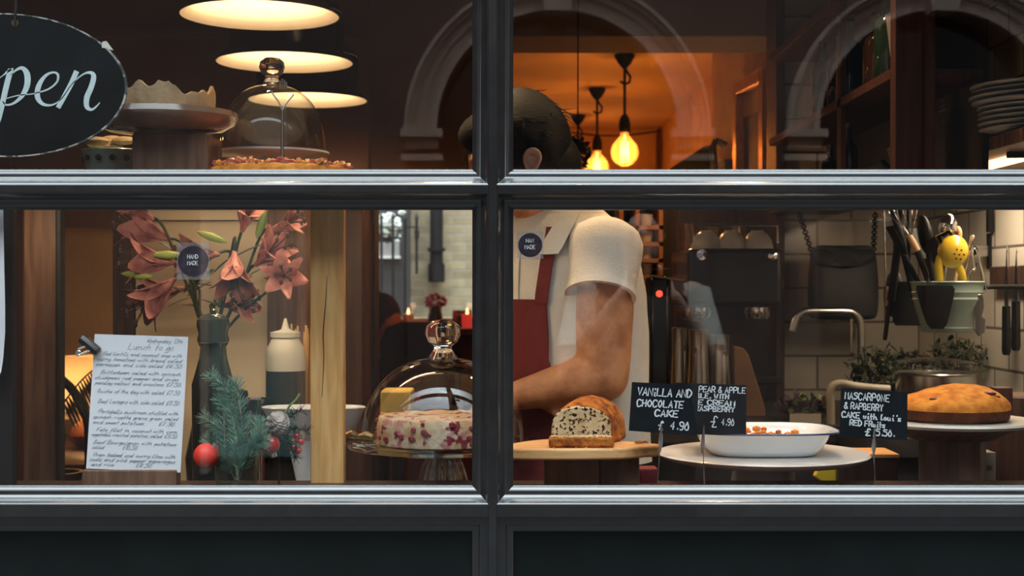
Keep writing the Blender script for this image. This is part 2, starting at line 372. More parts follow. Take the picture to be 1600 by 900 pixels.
K['stone'] = mat('arch_stone', (.58, .42, .34), .8, kind='noise', col2=(.66, .48, .39), scale=3, bump=.3)
K['window_dark'] = mat('dark_window', (.02, .022, .024), .1)
K['asphalt'] = mat('asphalt', (.03, .03, .033), .9, kind='noise', col2=(.045, .045, .05), scale=30)
K['paving'] = brickmat('paving_slabs', (.07, .067, .064), (.085, .08, .077), (.04, .04, .04), .6, .4, .008)
K['teal'] = mat('mint_enamel', (.30, .42, .36), .35, kind='noise', col2=(.36, .48, .42), scale=6, coat=.3)
K['yellow'] = mat('yellow_enamel', (.80, .52, .03), .3, kind='noise', col2=(.85, .58, .05), scale=8, coat=.4)
K['pine'] = mat('pine_needles', (.10, .20, .13), .6, kind='noise', col2=(.26, .40, .28), scale=60)
K['leafdark'] = mat('dark_leaf', (.012, .018, .010), .6, kind='noise', col2=(.03, .045, .02), scale=20)
K['herb'] = mat('herb_leaf', (.014, .022, .009), .7, kind='noise', col2=(.045, .055, .02), scale=40)
K['purpleleaf'] = mat('purple_leaf', (.05, .02, .04), .5, kind='noise', col2=(.12, .06, .09), scale=30)
K['greenleaf'] = mat('salad_leaf', (.18, .26, .06), .5, kind='noise', col2=(.26, .34, .10), scale=30)
K['red'] = mat('red_bauble_satin', (.75, .03, .02), .5, kind='noise', col2=(.80, .05, .03), scale=20)
K['redshiny'] = mat('red_bauble_gloss', (.62, .01, .015), .08, coat=1)
K['cone'] = mat('pine_cone', (.24, .16, .12), .8, kind='noise', col2=(.60, .50, .43), scale=60)
K['lily'] = mat('lily_petal', (.16, .05, .065), .7, kind='noise', col2=(.34, .15, .15), scale=24, lo=.4, hi=.6)
K['lilypink'] = mat('lily_petal_bright', (.34, .10, .10), .7, kind='noise', col2=(.58, .28, .26), scale=24, lo=.4, hi=.6)
K['lilyedge'] = mat('lily_stamen', (.05, .02, .02), .7)
K['beige'] = mat('beige_board', (.66, .57, .42), .85, kind='noise', col2=(.70, .61, .46), scale=6)
K['ceramicdark'] = mat('dark_ceramic', (.018, .026, .028), .12, coat=.5, kind='noise', col2=(.03, .04, .042), scale=6)
K['frosted'] = mat('frosted_plastic', (.55, .55, .48), .45, kind='noise', col2=(.60, .60, .53), scale=8)
K['syrup'] = mat('dark_syrup', (.04, .035, .03), .25)

K['bamboo'] = mat('bamboo', (.55, .34, .16), .6, kind='noise', col2=(.62, .40, .2), scale=40)
K['gold'] = mat('gilt', (.55, .26, .07), .35, .7, kind='noise', col2=(.68, .36, .10), scale=30)
K['oldpic'] = mat('old_print', (.10, .045, .02), .6, kind='noise', col2=(.22, .10, .045), scale=7)
K['mat_board'] = mat('mount_board', (.72, .50, .22), .9, kind='noise', col2=(.76, .54, .25), scale=9)
K['fabricshade'] = mat('lampshade_fabric', (.78, .62, .38), .9, kind='noise', col2=(.82, .66, .42), scale=60)
K['fabricshade'].node_tree.nodes['Principled BSDF'].inputs['Transmission Weight'].default_value = 0
K['terracotta'] = mat('terracotta', (.32, .10, .04), .35, kind='noise', col2=(.38, .13, .06), scale=12, coat=.3)
K['plate'] = mat('stacked_china', (.52, .50, .44), .25, kind='noise', col2=(.58, .55, .50), scale=20, coat=.4)
K['bag'] = mat('grey_leather', (.035, .035, .040), .6, kind='noise', col2=(.05, .05, .056), scale=14, bump=.2)
K['kraft'] = mat('kraft_paper', (.24, .13, .07), .8, kind='noise', col2=(.33, .18, .09), scale=12)
K['carton'] = mat('white_carton', (.60, .57, .50), .8, kind='noise', col2=(.65, .62, .55), scale=8)
K['pink'] = mat('pink_blossom', (.34, .07, .13), .7, kind='noise', col2=(.50, .16, .22), scale=40)
K['whiteflower'] = mat('white_blossom', (.8, .82, .78), .7, kind='noise', col2=(.6, .66, .58), scale=30)
K['sticker'] = mat('sticker_dark', (.018, .014, .022), .8, spec=.1, kind='noise', col2=(.05, .038, .055), scale=60)
K['stickerclear'] = glassmat('sticker_film', .05, (.86, .88, .9), haze=.10)
K['pipe'] = mat('cream_pipe', (.55, .50, .40), .35, kind='noise', col2=(.6, .55, .45), scale=10)
K['red_light'] = mat('red_indicator', (.8, .05, .03), .4, emit=(1, .06, .03), estr=2.5)
K['filament'] = mat('filament', (1, .6, .2), .5, emit=(1, .50, .14), estr=14)
K['bulbwarm'] = mat('lit_bulb', (1, .8, .5), .5, emit=(1, .76, .42), estr=9)
K['flame'] = mat('candle_flame', (1, .6, .3), .5, emit=(1, .55, .22), estr=5)
K['wax'] = mat('candle_wax', (.75, .45, .35), .5, sss=.3)
K['redglass'] = mat('red_glass', (.6, .03, .03), .2, emit=(1, .08, .05), estr=.35)
K['ledstrip'] = mat('led_strip', (1, .6, .3), .4, emit=(1, .55, .25), estr=4)

# ------------------------------------------------------------------ the shop front: window joinery
Z = lambda v: ZC+(450-v)/1000.0
X = lambda u: (u-800)/1000.0
PROF = [(0, .004), (0, -.003), (.0022, -.0060), (.0052, -.0092), (.0088, -.0118), (.0106, -.0124), (.0122, -.0129), (.0145, -.0148), (.0180, -.0186), (.0208, -.0222), (.0226, -.0252), (.0236, -.0282), (.0255, -.0296)]
PANES = {'window_1': (-1.10, X(738), Z(265), Z(-190)), 'window_2': (X(802), .98, Z(265), Z(-190)),
         'window_3': (-1.10, X(738), Z(758), Z(328)), 'window_4': (X(802), .98, Z(758), Z(328))}
def mould(rect, prof, ext=(0, 0, 0, 0), y0=0):
    x0, x1, z0, z1 = rect; mb = MB(); rings = []
    for k, (w_, y) in enumerate(prof):
        rings.append([Vector((x0-w_, y+y0, z0-w_)), Vector((x1+w_, y+y0, z0-w_)), Vector((x1+w_, y+y0, z1+w_)), Vector((x0-w_, y+y0, z1+w_))])
    mb.loft(rings, cap=False); return mb
W_ = PROF[-1][0]; YF = PROF[-1][1]
for nm, r in PANES.items():
    fr = struct(mould(r, PROF).build(nm, K['paint'], smooth=True, angle=.5, loc=(r[0], 0, r[2])))
    x0, x1, z0, z1 = r
    bx((x0-.012, -.002, z0-.012), (x1+.012, .002, z1+.012)).build('glass_pane', K['glass'], fr, smooth=False)
# sunk panels below the window
for i, (a, b) in enumerate(((-1.10, X(738)), (X(802), .98))):
    r = (a, b, .30, Z(829)); pr = [(0, .004), (0, -.006), (.004, -.010), (.010, -.012), (.012, -.018), (.018, -.020), (.0245, -.022), (.0255, -.0296)]
    fr = struct(mould(r, pr).build('trim_%d' % (5+i), K['paint'], loc=(a, 0, .3), angle=.5))
    bx((a-.02, .002, .28), (b+.02, .030, Z(829)+.02)).build('sunk_panel', K['paintdark'], fr, smooth=False)
# bars: flat fillets between the mouldings
def bar(name, a, b): return struct(MB().box(a, b).build(name, K['paint'], smooth=False, bevel=.001))
xm0, xm1 = PANES['window_1'][1]+W_, PANES['window_2'][0]-W_
zr0, zr1 = Z(328)+W_, Z(265)-W_
zs0, zs1 = Z(829)+W_, Z(758)-W_
bar('trim_1', (xm0, YF, .2), (xm1, .02, Z(-190)+.1))
bar('trim_2', (-1.2, YF, zr0), (xm0, .02, zr1)); bar('trim_3', (xm1, YF, zr0), (1.08, .02, zr1))
bar('trim_4', (-1.2, YF, zs0), (xm0, .02, zs1)); bar('trim_7', (xm1, YF, zs0), (1.08, .02, zs1))
bar('trim_8', (-1.3, YF-.01, Z(-190)+W_), (1.2, .06, Z(-190)+.16))
bar('trim_9', (-1.3, YF-.01, .1), (-1.10-W_, .06, Z(-190)+W_)); bar('trim_10', (.98+W_, YF-.01, .1), (1.2, .06, Z(-190)+W_))
bar('trim_11', (-1.3, YF-.01, 0), (1.2, .06, .30-W_))
# shop facade wall around the window
st = K['paintdark']
struct(MB().box((-3.6, 0, 0), (-1.3, .25, 3.4)).box((1.2, 0, 0), (3.5, .25, 3.4)).box((-1.3, 0, Z(-190)+.16), (1.2, .25, 3.4)).build('wall_front', st, smooth=False))
struct(bx((-1.3, .06, 0), (1.2, .25, ZC-.335)).build('wall_front_low', K['darkwood'], smooth=False))

# ------------------------------------------------------------------ the room
ZK = ZC-.326     # window board
ZT = ZC-.45      # display counter
struct(bx((-3.6, .25, -.02), (3.5, 7.2, 0)).build('floor', K['floor'], smooth=False))
struct(bx((-1.3, .003, ZK-.009), (1.2, .135, ZK)).build('trim_12', K['darkwood'], smooth=False))
CEIL1 = ZC+1.20; CEIL2 = ZC+1.05
cl = struct(bx((-3.6, 0, CEIL1), (3.5, 2.75, CEIL1+.1)).build('ceiling', K['shop'], smooth=False))
struct(bx((-3.6, 2.75, CEIL2), (3.5, 7.2, CEIL2+.1)).build('ceiling_dining', K['ceilpaint'], smooth=False))
struct(bx((-.06, 2.42, ZC+.826), (3.5, 2.75, CEIL1)).build('ceiling_beam', K['shop'], smooth=False))
struct(bx((-3.6, .25, 0), (-3.5, 7.2, CEIL1)).build('wall_left', K['plaster'], smooth=False))
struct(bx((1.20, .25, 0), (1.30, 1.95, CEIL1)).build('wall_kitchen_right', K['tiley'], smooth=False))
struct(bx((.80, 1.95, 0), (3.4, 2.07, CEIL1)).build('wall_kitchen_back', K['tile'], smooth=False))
struct(bx((.775, 1.93, 0), (.80, 2.09, CEIL1)).build('trim_13', K['darkwood'], smooth=False, bevel=.002))
# the ochre pier with the picture, then the long right wall
pier = MB().prism([(.9273+.02, 2.45, 0), (.9273-.11*.97, 3.57, 0), (1.4, 3.57, 0), (1.4, 2.45, 0)], (0, 0, CEIL2+.15))
struct(pier.build('wall_pier', K['wallorange'], smooth=False))
struct(bx((.98, 3.57, 0), (1.08, 7.1, CEIL2)).build('wall_right', K['wallorange'], smooth=False))
# left partition at y = 2.5
PX = P(577, 0, 2.5).x
struct(bx((-3.5, 2.50, 0), (PX, 2.60, CEIL1)).build('wall_partition', K['plaster'], smooth=False))
struct(bx((PX, 2.5, P(0, 318, 2.6).z), (-.06, 2.6, CEIL1)).build('wall_partition_upper', K['wallbrown'], smooth=False))
struct(bx((PX, 2.47, 0), (P(587, 0, 2.5).x, 2.62, P(0, 318, 2.6).z)).build('door_1', K['blackmat'], smooth=False))
# brown panelling on the upper partition
mb = MB()
mb.box((-3.4, 2.475, ZC+.20), (PX, 2.50, CEIL1)); 
mb.box((-3.4, 2.46, ZC+.83), (PX, 2.50, ZC+.86)); mb.box((PX-.30, 2.46, ZC+.2), (PX-.27, 2.50, CEIL1)); mb.box((-1.72, 2.46, ZC+.2), (-1.66, 2.50, CEIL1))
struct(mb.build('wall_panelling', K['wallbrown'], smooth=False))
# back wall with a window onto the yard
YB = 7.0
wx0, wx1, wz0, wz1 = P(588, 0, YB).x, P(752, 0, YB).x, P(0, 497, YB).z, ZC+.80
struct(MB().box((-3.5, YB, 0), (wx0, YB+.15, CEIL2)).box((wx1, YB, 0), (1.0, YB+.15, CEIL2)).box((wx0, YB, 0), (wx1, YB+.15, wz0)).box((wx0, YB, wz1), (wx1, YB+.15, CEIL2)).build('wall_back', K['wallorange'], smooth=False))
f5 = struct(MB().box((wx0-.06, YB-.03, wz0-.05), (wx0, YB+.04, wz1+.05)).box((wx1, YB-.03, wz0-.05), (wx1+.06, YB+.04, wz1+.05)).box((wx0, YB-.03, wz1), (wx1, YB+.04, wz1+.05)).build('window_5', K['blackmat'], smooth=False))
bx((wx0, YB+.03, wz0), (wx1, YB+.036, wz1)).build('glass_pane', glassmat('back_glass', .03), f5, smooth=False)
struct(bx((wx0-.3, YB-.30, wz0-.10), (wx1+.3, YB, wz0-.06)).build('trim_14', K['darkwood'], smooth=False))
struct(bx((wx0-.6, YB-.06, 0), (wx1+.5, YB, wz0-.10)).build('wall_dado', K['redwood'], smooth=False))
# yard
struct(bx((-3, YB+2.6, -.1), (2, YB+2.8, 3.6)).build('wall_yard', K['brick'], smooth=False))
struct(bx((-3, YB+.15, -.1), (2, YB+2.6, -.02)).build('ground_yard', K['paving'], smooth=False))
yd = YB+2.4
ux = lambda u, y: P(u, 0, y).x
vz = lambda v, y: P(0, v, y).z
g = thing('garden_shed', 'dark timber outbuilding with white flowers in its window box, beyond the far window', 'shed', (ux(600, yd-.5), yd-.4, -.02))
bx((ux(540, yd-.5), yd-.5, -.02), (ux(632, yd-.5), yd+.18, vz(300, yd-.5))).build('wall_body', mat('slate_timber', (.03, .03, .035), .7, kind='noise', col2=(.05, .05, .055), scale=5), g, smooth=False)
bx((ux(585, yd-.5), yd-.53, vz(404, yd-.5)), (ux(626, yd-.5), yd-.5, vz(400, yd-.5))).build('window_sill', K['white'], g, smooth=False)
bx((ux(588, yd-.5), yd-.52, vz(400, yd-.5)), (ux(624, yd-.5), yd-.5, vz(375, yd-.5))).build('window', mat('grey_pane', (.35, .36, .37), .4), g, smooth=False)
g = thing('drain_pipe', 'black cast iron downpipe on the brick yard wall', 'pipe', (ux(682, yd+.1), yd+.1, 0))
MB().tube([(ux(682, yd+.1), yd+.1, vz(441, yd)), (ux(682, yd+.1), yd+.1, 3.3)], .055, 14).tube([(ux(682, yd+.1), yd+.1, vz(392, yd)), (ux(682, yd+.1), yd+.1, vz(387, yd))], .075, 14).tube([(ux(682, yd+.1), yd+.1, vz(441, yd)), (ux(682, yd+.1), yd+.1, vz(412, yd))], .07, 14).build('pipe_length', K['blackmat'], g)
MB().box((ux(672, yd+.1), yd+.06, vz(417, yd)), (ux(693, yd+.1), yd+.2, vz(411, yd))).build('bracket', K['blackmat'], g)
g = thing('iron_railing', 'black spiked iron railing in the yard outside the far window', 'railing', (ux(620, yd-.9), yd-.9, -.02))
for u, vb in ((596, 405), (614, 405), (633, 405), (651, 428)):
    x = ux(u, yd-.9); m_ = MB().tube([(x, yd-.9, -.02 if u < 640 else vz(vb, yd-.9)), (x, yd-.9, vz(342, yd-.9))], .011, 8)
    m_.lathe([(.022, 0), (0.0001, .05)], (x, yd-.9, vz(342, yd-.9)), 8); m_.build('railing_bar', K['blackmat'], g)
MB().box((ux(590, yd-.9), yd-.91, vz(356, yd-.9)), (ux(655, yd-.9), yd-.89, vz(354, yd-.9))).box((ux(648, yd-.9), yd-.93, vz(372, yd-.9)), (ux(655, yd-.9), yd-.87, vz(360, yd-.9))).build('cross_rail', K['blackmat'], g)
g = bpy.data.objects['garden_shed']
MB().box((ux(588, yd-.75), yd-.8, vz(378, yd-.75)), (ux(622, yd-.75), yd-.7, vz(370, yd-.75))).box((ux(600, yd-.75), yd-.7, vz(378, yd-.75)), (ux(603, yd-.75), yd-.503, vz(375, yd-.75))).build('window_box', K['blackmat'], g)
mb = MB(); mg = MB()
for i in range(60):
    c = P(R.uniform(588, 630), R.gauss(352, 9), yd-.75+R.uniform(-.06, .06)); mb.ball(c, R.uniform(.018, .034), 6, (1, 1, .6))
for i in range(60):
    c = P(R.uniform(588, 628), R.gauss(362, 8), yd-.72+R.uniform(-.06, .06)); mg.ball(c, R.uniform(.015, .03), 5, (1, .6, 1))
mb.build('blossoms', K['whiteflower'], g); mg.build('leaves', K['herb'], g)

struct(MB().box((-1.28, .136, ZT-.04), (-.20, .93, ZT)).box((-1.28, .136, 0), (-.20, .86, ZT-.04)).box((-.20, .136, ZT-.04), (1.195, .47, ZT)).box((-.20, .136, 0), (1.195, .43, ZT-.04)).build('trim_15', K['counter'], smooth=False))
# ------------------------------------------------------------------ street side, seen as reflections in the panes
struct(bx((-9, -1.9, -.06), (9, 0, 0)).build('ground_pavement', K['paving'], smooth=False))
struct(bx((-9, -6.0, -.16), (9, -1.9, -.12)).build('ground_road', K['asphalt'], smooth=False))
struct(bx((-9, -6.95, -.06), (9, -6.0, 0)).build('ground_pavement_far', K['paving'], smooth=False))
YR = -7.0; sr = 9.2/2200
def rx(u): return (u-800)*sr
def rz(v): return ZC+(450-v)*sr
fac = thing('arched_building', 'stuccoed building with a row of arches, mirrored in the window panes', 'building', (0, YR, 0))
AR = [rx(870), rx(1464), rx(-318), rx(2058), rx(-912), rx(2652)]; zsp = rz(205); ro = 237*sr; ri = 187*sr
mb = MB()
# wall with arch-shaped openings, strip by strip
xs = sorted(AR); half = (xs[1]-xs[0])/2
for cx in xs:
    n = 24; zt = zsp+ri+.9
    for i in range(n):
        a0 = PI*i/n; a1 = PI*(i+1)/n
        p0 = (cx+ri*math.cos(a0), zsp+ri*math.sin(a0)); p1 = (cx+ri*math.cos(a1), zsp+ri*math.sin(a1))
        mb.add([(p0[0], YR, p0[1]), (p1[0], YR, p1[1]), (p1[0], YR, zt), (p0[0], YR, zt)], [(0, 1, 2, 3)])
        mb.add([(p0[0], YR, p0[1]), (p1[0], YR, p1[1]), (p1[0], YR-.25, p1[1]), (p0[0], YR-.25, p0[1])], [(0, 1, 2, 3)])
    mb.box((cx-half, YR-.25, 0), (cx-ri, YR, zt)); mb.box((cx+ri, YR-.25, 0), (cx+half, YR, zt))
mb.box((-8.5, YR-.25, zsp+ri+.9), (8.5, YR, 7.2))
for xa_, xb_ in ((xs[i]+half, xs[i+1]-half) for i in range(len(xs)-1)):
    if xb_-xa_ > .1: mb.box((xa_, YR-.25, 0), (xb_, YR, zsp+ri+.9))
mb.build('stucco_wall', K['stucco'], fac, smooth=False)
bx((rx(330), YR, .30), (rx(468), YR+.06, rz(318))).build('teal_reflection_panel', mat('teal_panel_paint', (.17, .31, .31), .6, kind='noise', col2=(.21, .37, .36), scale=3), fac, smooth=False, bevel=.01)  # added panel whose reflection lays a teal haze on the left pane
MB().box((rx(318), YR, .2), (rx(330), YR+.1, rz(308))).box((rx(468), YR, .2), (rx(480), YR+.1, rz(308))).box((rx(318), YR, rz(318)), (rx(480), YR+.1, rz(308))).build('door_frame', K['stone'], fac, smooth=False)  # surround of the added teal panel
for cx in xs:
    m_ = MB()
    for (r0, r1, d) in ((ri, ri+.035, .07), (ri+.035, ri+.095, .03), (ri+.095, ro-.055, .05), (ro-.055, ro-.025, .09), (ro-.025, ro, .12)):
        n = 32; rings = []
        for i in range(n+1):
            a = PI*i/n; c, s = math.cos(a), math.sin(a)
            rings.append([Vector((cx+r0*c, YR, zsp+r0*s)), Vector((cx+r1*c, YR, zsp+r1*s)), Vector((cx+r1*c, YR+d, zsp+r1*s)), Vector((cx+r0*c, YR+d, zsp+r0*s))])
        m_.loft(rings)
    m_.build('arch_moulding', K['stone'], fac)
    MB().prism([(cx-.085, YR, zsp+ri-.03), (cx+.085, YR, zsp+ri-.03), (cx+.13, YR, zsp+ro+.12), (cx-.13, YR, zsp+ro+.12)], (0, .2, 0)).build('keystone', K['stone'], fac, smooth=False)
    bx((cx-ri-.05, YR-.22, 0), (cx+ri+.05, YR-.20, zsp+ri+.05)).build('dark_window', K['window_dark'], fac, smooth=False)
    MB().box((cx-.03, YR-.2, 0), (cx+.03, YR-.16, zsp+ri)).box((cx-ri, YR-.2, zsp-.30), (cx+ri, YR-.15, zsp-.22)).build('window_bars', K['darkwood'], fac, smooth=False)
    for sgn in (-1, 1):
        xa, xb = sorted((cx+sgn*(ri-.04), cx+sgn*(ro+.02)))
        MB().box((xa, YR-.02, zsp-.05), (xb, YR+.15, zsp)).box((xa+.03, YR-.02, zsp-.12), (xb-.03, YR+.09, zsp-.05)).box((xa, YR-.02, zsp-.20), (xb, YR+.12, zsp-.16)).build('capital', K['stone'], fac, smooth=False)
        MB().box((xa+.04, YR-.02, 0), (xb-.04, YR+.05, zsp-.20)).build('pilaster', K['stucco'], fac, smooth=False)
struct(bx((-9, -7.6, 0), (9, -7.5, 6)).build('wall_street_far', K['darkwood'], smooth=False))
for _i, _x in ((17, -9.4), (18, 9.0)): struct(bx((_x, -7.6, 0), (_x+.4, .3, 7)).build('trim_%d' % _i, K['darkwood'], smooth=False))  # added unseen end walls, dark so the mouldings mirror no open sky

# ================================================================== THINGS
# ------------------------------------------------------------------ enamel pendant shades (upper left)
def shade_lamp(u, v, y, label):
    s = S(y); c = Vector(((u-800)*s, y, ZC+(450-v)*s))
    t = thing('pendant_lamp', label, 'lamp', c, 'black enamel pendants over the display')
    pr = [(.180, 0), (.177, .004), (.160, .018), (.153, .03), (.152, .115), (.146, .135), (.130, .16), (.10, .185), (.06, .20), (.035, .205), (.03, .25), (.012, .262)]
    inn = [(.010, .245), (.03, .196), (.06, .19), (.098, .176), (.128, .152), (.148, .13), (.148, .112), (.149, .03), (.157, .015), (.176, .0)]
    MB().lathe(pr, c, 56).build('shade', K['black'], t)
    # open-bottomed shell: outer + inner skins meet at the rim
    o = t.children[0]; bpy.data.objects.remove(o)
    mb = MB(); n = 56; vs = []; fs = []
    for j, (r, z) in enumerate(pr):
        for i in range(n): a = 2*PI*i/n; vs.append(c+Vector((r*math.cos(a), r*math.sin(a), z)))
    for j in range(len(pr)-1):
        for i in range(n): k = (i+1) % n; fs.append((j*n+i, j*n+k, (j+1)*n+k, (j+1)*n+i))
    mb.add(vs, fs); mb.build('shade', K['black'], t)
    mb = MB(); vs = []; fs = []
    for j, (r, z) in enumerate(inn):
        for i in range(n): a = 2*PI*i/n; vs.append(c+Vector((r*math.cos(a), r*math.sin(a), z)))
    for j in range(len(inn)-1):
        for i in range(n): k = (i+1) % n; fs.append((j*n+i, j*n+k, (j+1)*n+k, (j+1)*n+i))
    mb.add(vs, fs); mb.build('shade_lining', K['creamen'], t)
    MB().tube([c+Vector((0, 0, .26)), c+Vector((0, 0, CEIL1-c.z))], .004, 8).build('cord', K['blackmat'], t)
    MB().ball(c+Vector((0, 0, .13)), .032, 16).build('bulb', K['bulbwarm'], t)
    lamp('pendant_light', 'POINT', c+Vector((0, 0, .085)), 3.4, (1, .70, .42), .03)
    return t
shade_lamp(406, 25, .96, 'largest, nearest black enamel pendant with lit cream inside, at top left')
shade_lamp(445, 98, 1.47, 'middle black enamel pendant, half hidden behind the nearest one')
shade_lamp(481, 157, 2.02, 'farthest and lowest-looking black enamel pendant, just above the glass cloche')

# ------------------------------------------------------------------ filament globes under the orange ceiling
def globe_lamp(u, v_bulb, y, label, s0=1.0):
    s = S(y); c = Vector(((u-800)*s, y, ZC+(450-v_bulb)*s)); zt = CEIL2
    t = thing('globe_pendant', label, 'lamp', c, 'bare filament globes on the dining ceiling')
    MB().lathe([(.045*1.0, 0), (.045, -.012), (.03, -.04), (.008, -.065)], (c.x, c.y, zt), 24).build('ceiling_rose', K['blackmat'], t)
    MB().tube([(c.x+.0, c.y, zt-.06), (c.x+.012, c.y, zt-.08), (c.x+.026, c.y, zt-.10), (c.x+.022, c.y, zt-.125), (c.x, c.y, zt-.135), (c.x-.02, c.y, zt-.12)], .006, 8).build('hook', K['blackmat'], t)
    MB().tube([(c.x, c.y, zt-.06), (c.x, c.y, c.z+.125)], .0065, 8).build('cord', K['blackmat'], t)
    MB().lathe([(.010, .17), (.020, .155), (.026, .13), (.026, .095), (.022, .088)], c, 20).build('bulb_holder', K['blackmat'], t)
    pr = [(.018, .095), (.020, .075), (.036, .055), (.056, .03), (.0635, 0), (.058, -.028), (.040, -.05), (.018, -.0615), (.0005, -.064)]
    n = 32; vs = []; fs = []
    for (r, z) in pr:
        for i in range(n): a = 2*PI*i/n; vs.append(c+Vector((r*math.cos(a), r*math.sin(a), z)))
    for j in range(len(pr)-1):
        for i in range(n): k = (i+1) % n; fs.append((j*n+i, j*n+k, (j+1)*n+k, (j+1)*n+i))
    MB().add(vs, fs).build('glass_globe', K['globe'], t)
    m_ = MB()
    for i in range(7):
        a = 2*PI*i/7; m_.tube([c+Vector((.017*math.cos(a), .017*math.sin(a), .045)), c+Vector((.021*math.cos(a), .021*math.sin(a), -.045))], .0028, 6)
    m_.tube([c+Vector((0, 0, .08)), c+Vector((0, 0, -.01))], .004, 6)
    m_.build('filament', K['filament'], t)
    lamp('globe_light', 'POINT', c+Vector((0, 0, .0)), 9, (1, .42, .10), .02)
    return t
globe_lamp(976, 238, 4.13, 'largest glowing filament globe on a twisted cord, nearest of the row')
globe_lamp(933, 262, 5.20, 'second filament globe, cut by the window bar left of the large globe')
globe_lamp(903, 285, 6.35, 'farthest filament pendant with short cord behind the dried flowers')

# ceiling cable, wall spotlight, door frame at the back
t = thing('ceiling_cable', 'thin cable sagging along the far wall below the orange ceiling', 'cable', P(905, 208, 6.9))
MB().tube([P(u, 205+7*math.sin((u-880)/150*PI)*1, 6.93) for u in range(880, 1036, 8)], .006, 6).build('cable_length', K['blackmat'], t)
t = thing('wall_spotlight', 'black cylinder spotlight on a bracket above the gilt picture', 'spotlight', P(1160, 55, 2.9))
c = P(1160, 54, 2.9); MB().lathe([(.001, -.06), (.040, -.06), (.044, -.04), (.044, .04), (.036, .06), (.001, .06)], c, 24, axis=(-.8, -.45, -.2)).build('spot_head', K['black'], t)
MB().tube([P(1176, 38, 2.9), P(1184, 42, 2.9), P(1186, 70, 2.9)], .008, 8).tube([P(1186, 72, 2.9), P(1186, -35, 2.9)], .012, 8).build('bracket', K['black'], t)
t = thing('door_frame', 'thin dark upright frame edge on the far orange wall', 'frame', P(1028, 400, 6.95))
MB().box((P(1026, 0, 6.95).x, 6.94, 0), (P(1030, 0, 6.95).x, 6.99, P(0, 202, 6.95).z)).build('upright', K['redwood'], t)
t = thing('sloping_canopy', 'dark sloping board against the orange wall, under the reflected arch', 'canopy', P(1085, 400, 3.8))
MB().prism([P(1040, 268, 3.8), P(1100, 229, 3.8), P(1124, 224, 3.8), P(1124, 1000, 3.8), P(1040, 1000, 3.8)], (0, .3, 0)).build('board', K['blackmat'], t, smooth=False)
# gilt picture on the pier
def pier_pt(y, z, off=0): return Vector((.9273-.11*(y-2.6)-off, y, z))
pic = thing('framed_picture', 'old dark print in a gilt frame on the orange wall', 'picture', pier_pt(2.94, ZC+.2))
def pq(y0, y1, z0, z1, off, dep):
    return MB().prism([pier_pt(y0, z0, off), pier_pt(y1, z0, off), pier_pt(y1, z1, off), pier_pt(y0, z1, off)], (-dep, 0, 0))
ya, yb, zt, zb = 2.748, 3.135, ZC+.776, ZC+.12
m_ = MB()
for (a, b, c_, d) in ((ya, ya+.05, zb, zt), (yb-.05, yb, zb, zt), (ya, yb, zt-.05, zt), (ya, yb, zb, zb+.05)):
    q = pq(a, b, c_, d, -.002, .035); m_.add(q.v, q.f)
m_.build('picture_frame', K['gold'], pic, smooth=False, bevel=.006)
q = pq(ya+.04, yb-.04, zb+.04, zt-.04, 0, .008); q.build('mount', K['mat_board'], pic, smooth=False)
q = pq(ya+.075, yb-.075, zb+.1, zt-.14, .008, .003); q.build('print', K['oldpic'], pic, smooth=False)
t = thing('wall_hooks', 'small black iron hooks on the orange wall left of the picture', 'hooks', pier_pt(3.33, ZC+.45))
m_ = MB()
for k in (0, .05): m_.tube([pier_pt(3.30+k, ZC+.56, .01), pier_pt(3.30+k, ZC+.58, .05), pier_pt(3.30+k, ZC+.55, .06), pier_pt(3.30+k, ZC+.42, .05), pier_pt(3.31+k, ZC+.40, .02)], .009, 8)
m_.build('hook', K['blackmat'], t); q = pq(3.26, 3.38, ZC+.42, ZC+.50, -.002, .03); q.build('back_plate', K['blackmat'], t)

# dried bunch beside the head
t = thing('dried_bunch', 'dark dried flower bunch with a pale bloom, hanging behind the barista', 'flowers', P(905, 235, 1.6))
m_ = MB()
for i in range(150):
    a = R.uniform(0, 2*PI); rr = R.uniform(0, 1)**.5; c = P(902+20*rr*math.cos(a), 238+25*rr*math.sin(a), 1.6+R.uniform(-.04, .04)); m_.ball(c, R.uniform(.006, .013), 5, (1, .7, .5), Matrix.Rotation(R.uniform(0, 3), 3, 'Y'))
m_.build('dried_heads', K['leafdark'], t)
m_ = MB()
for i in range(9): m_.ball(P(884+R.uniform(-5, 5), 216+R.uniform(-12, 12), 1.57), .011, 6, (1, .5, .6), Matrix.Rotation(i, 3, 'Y'))
m_.build('pale_bloom', K['cream'], t)
MB().tube([P(903, 215, 1.6), (P(903, 0, 1.6).x, 1.6, CEIL1)], .002, 6).build('string', K['blackmat'], t)

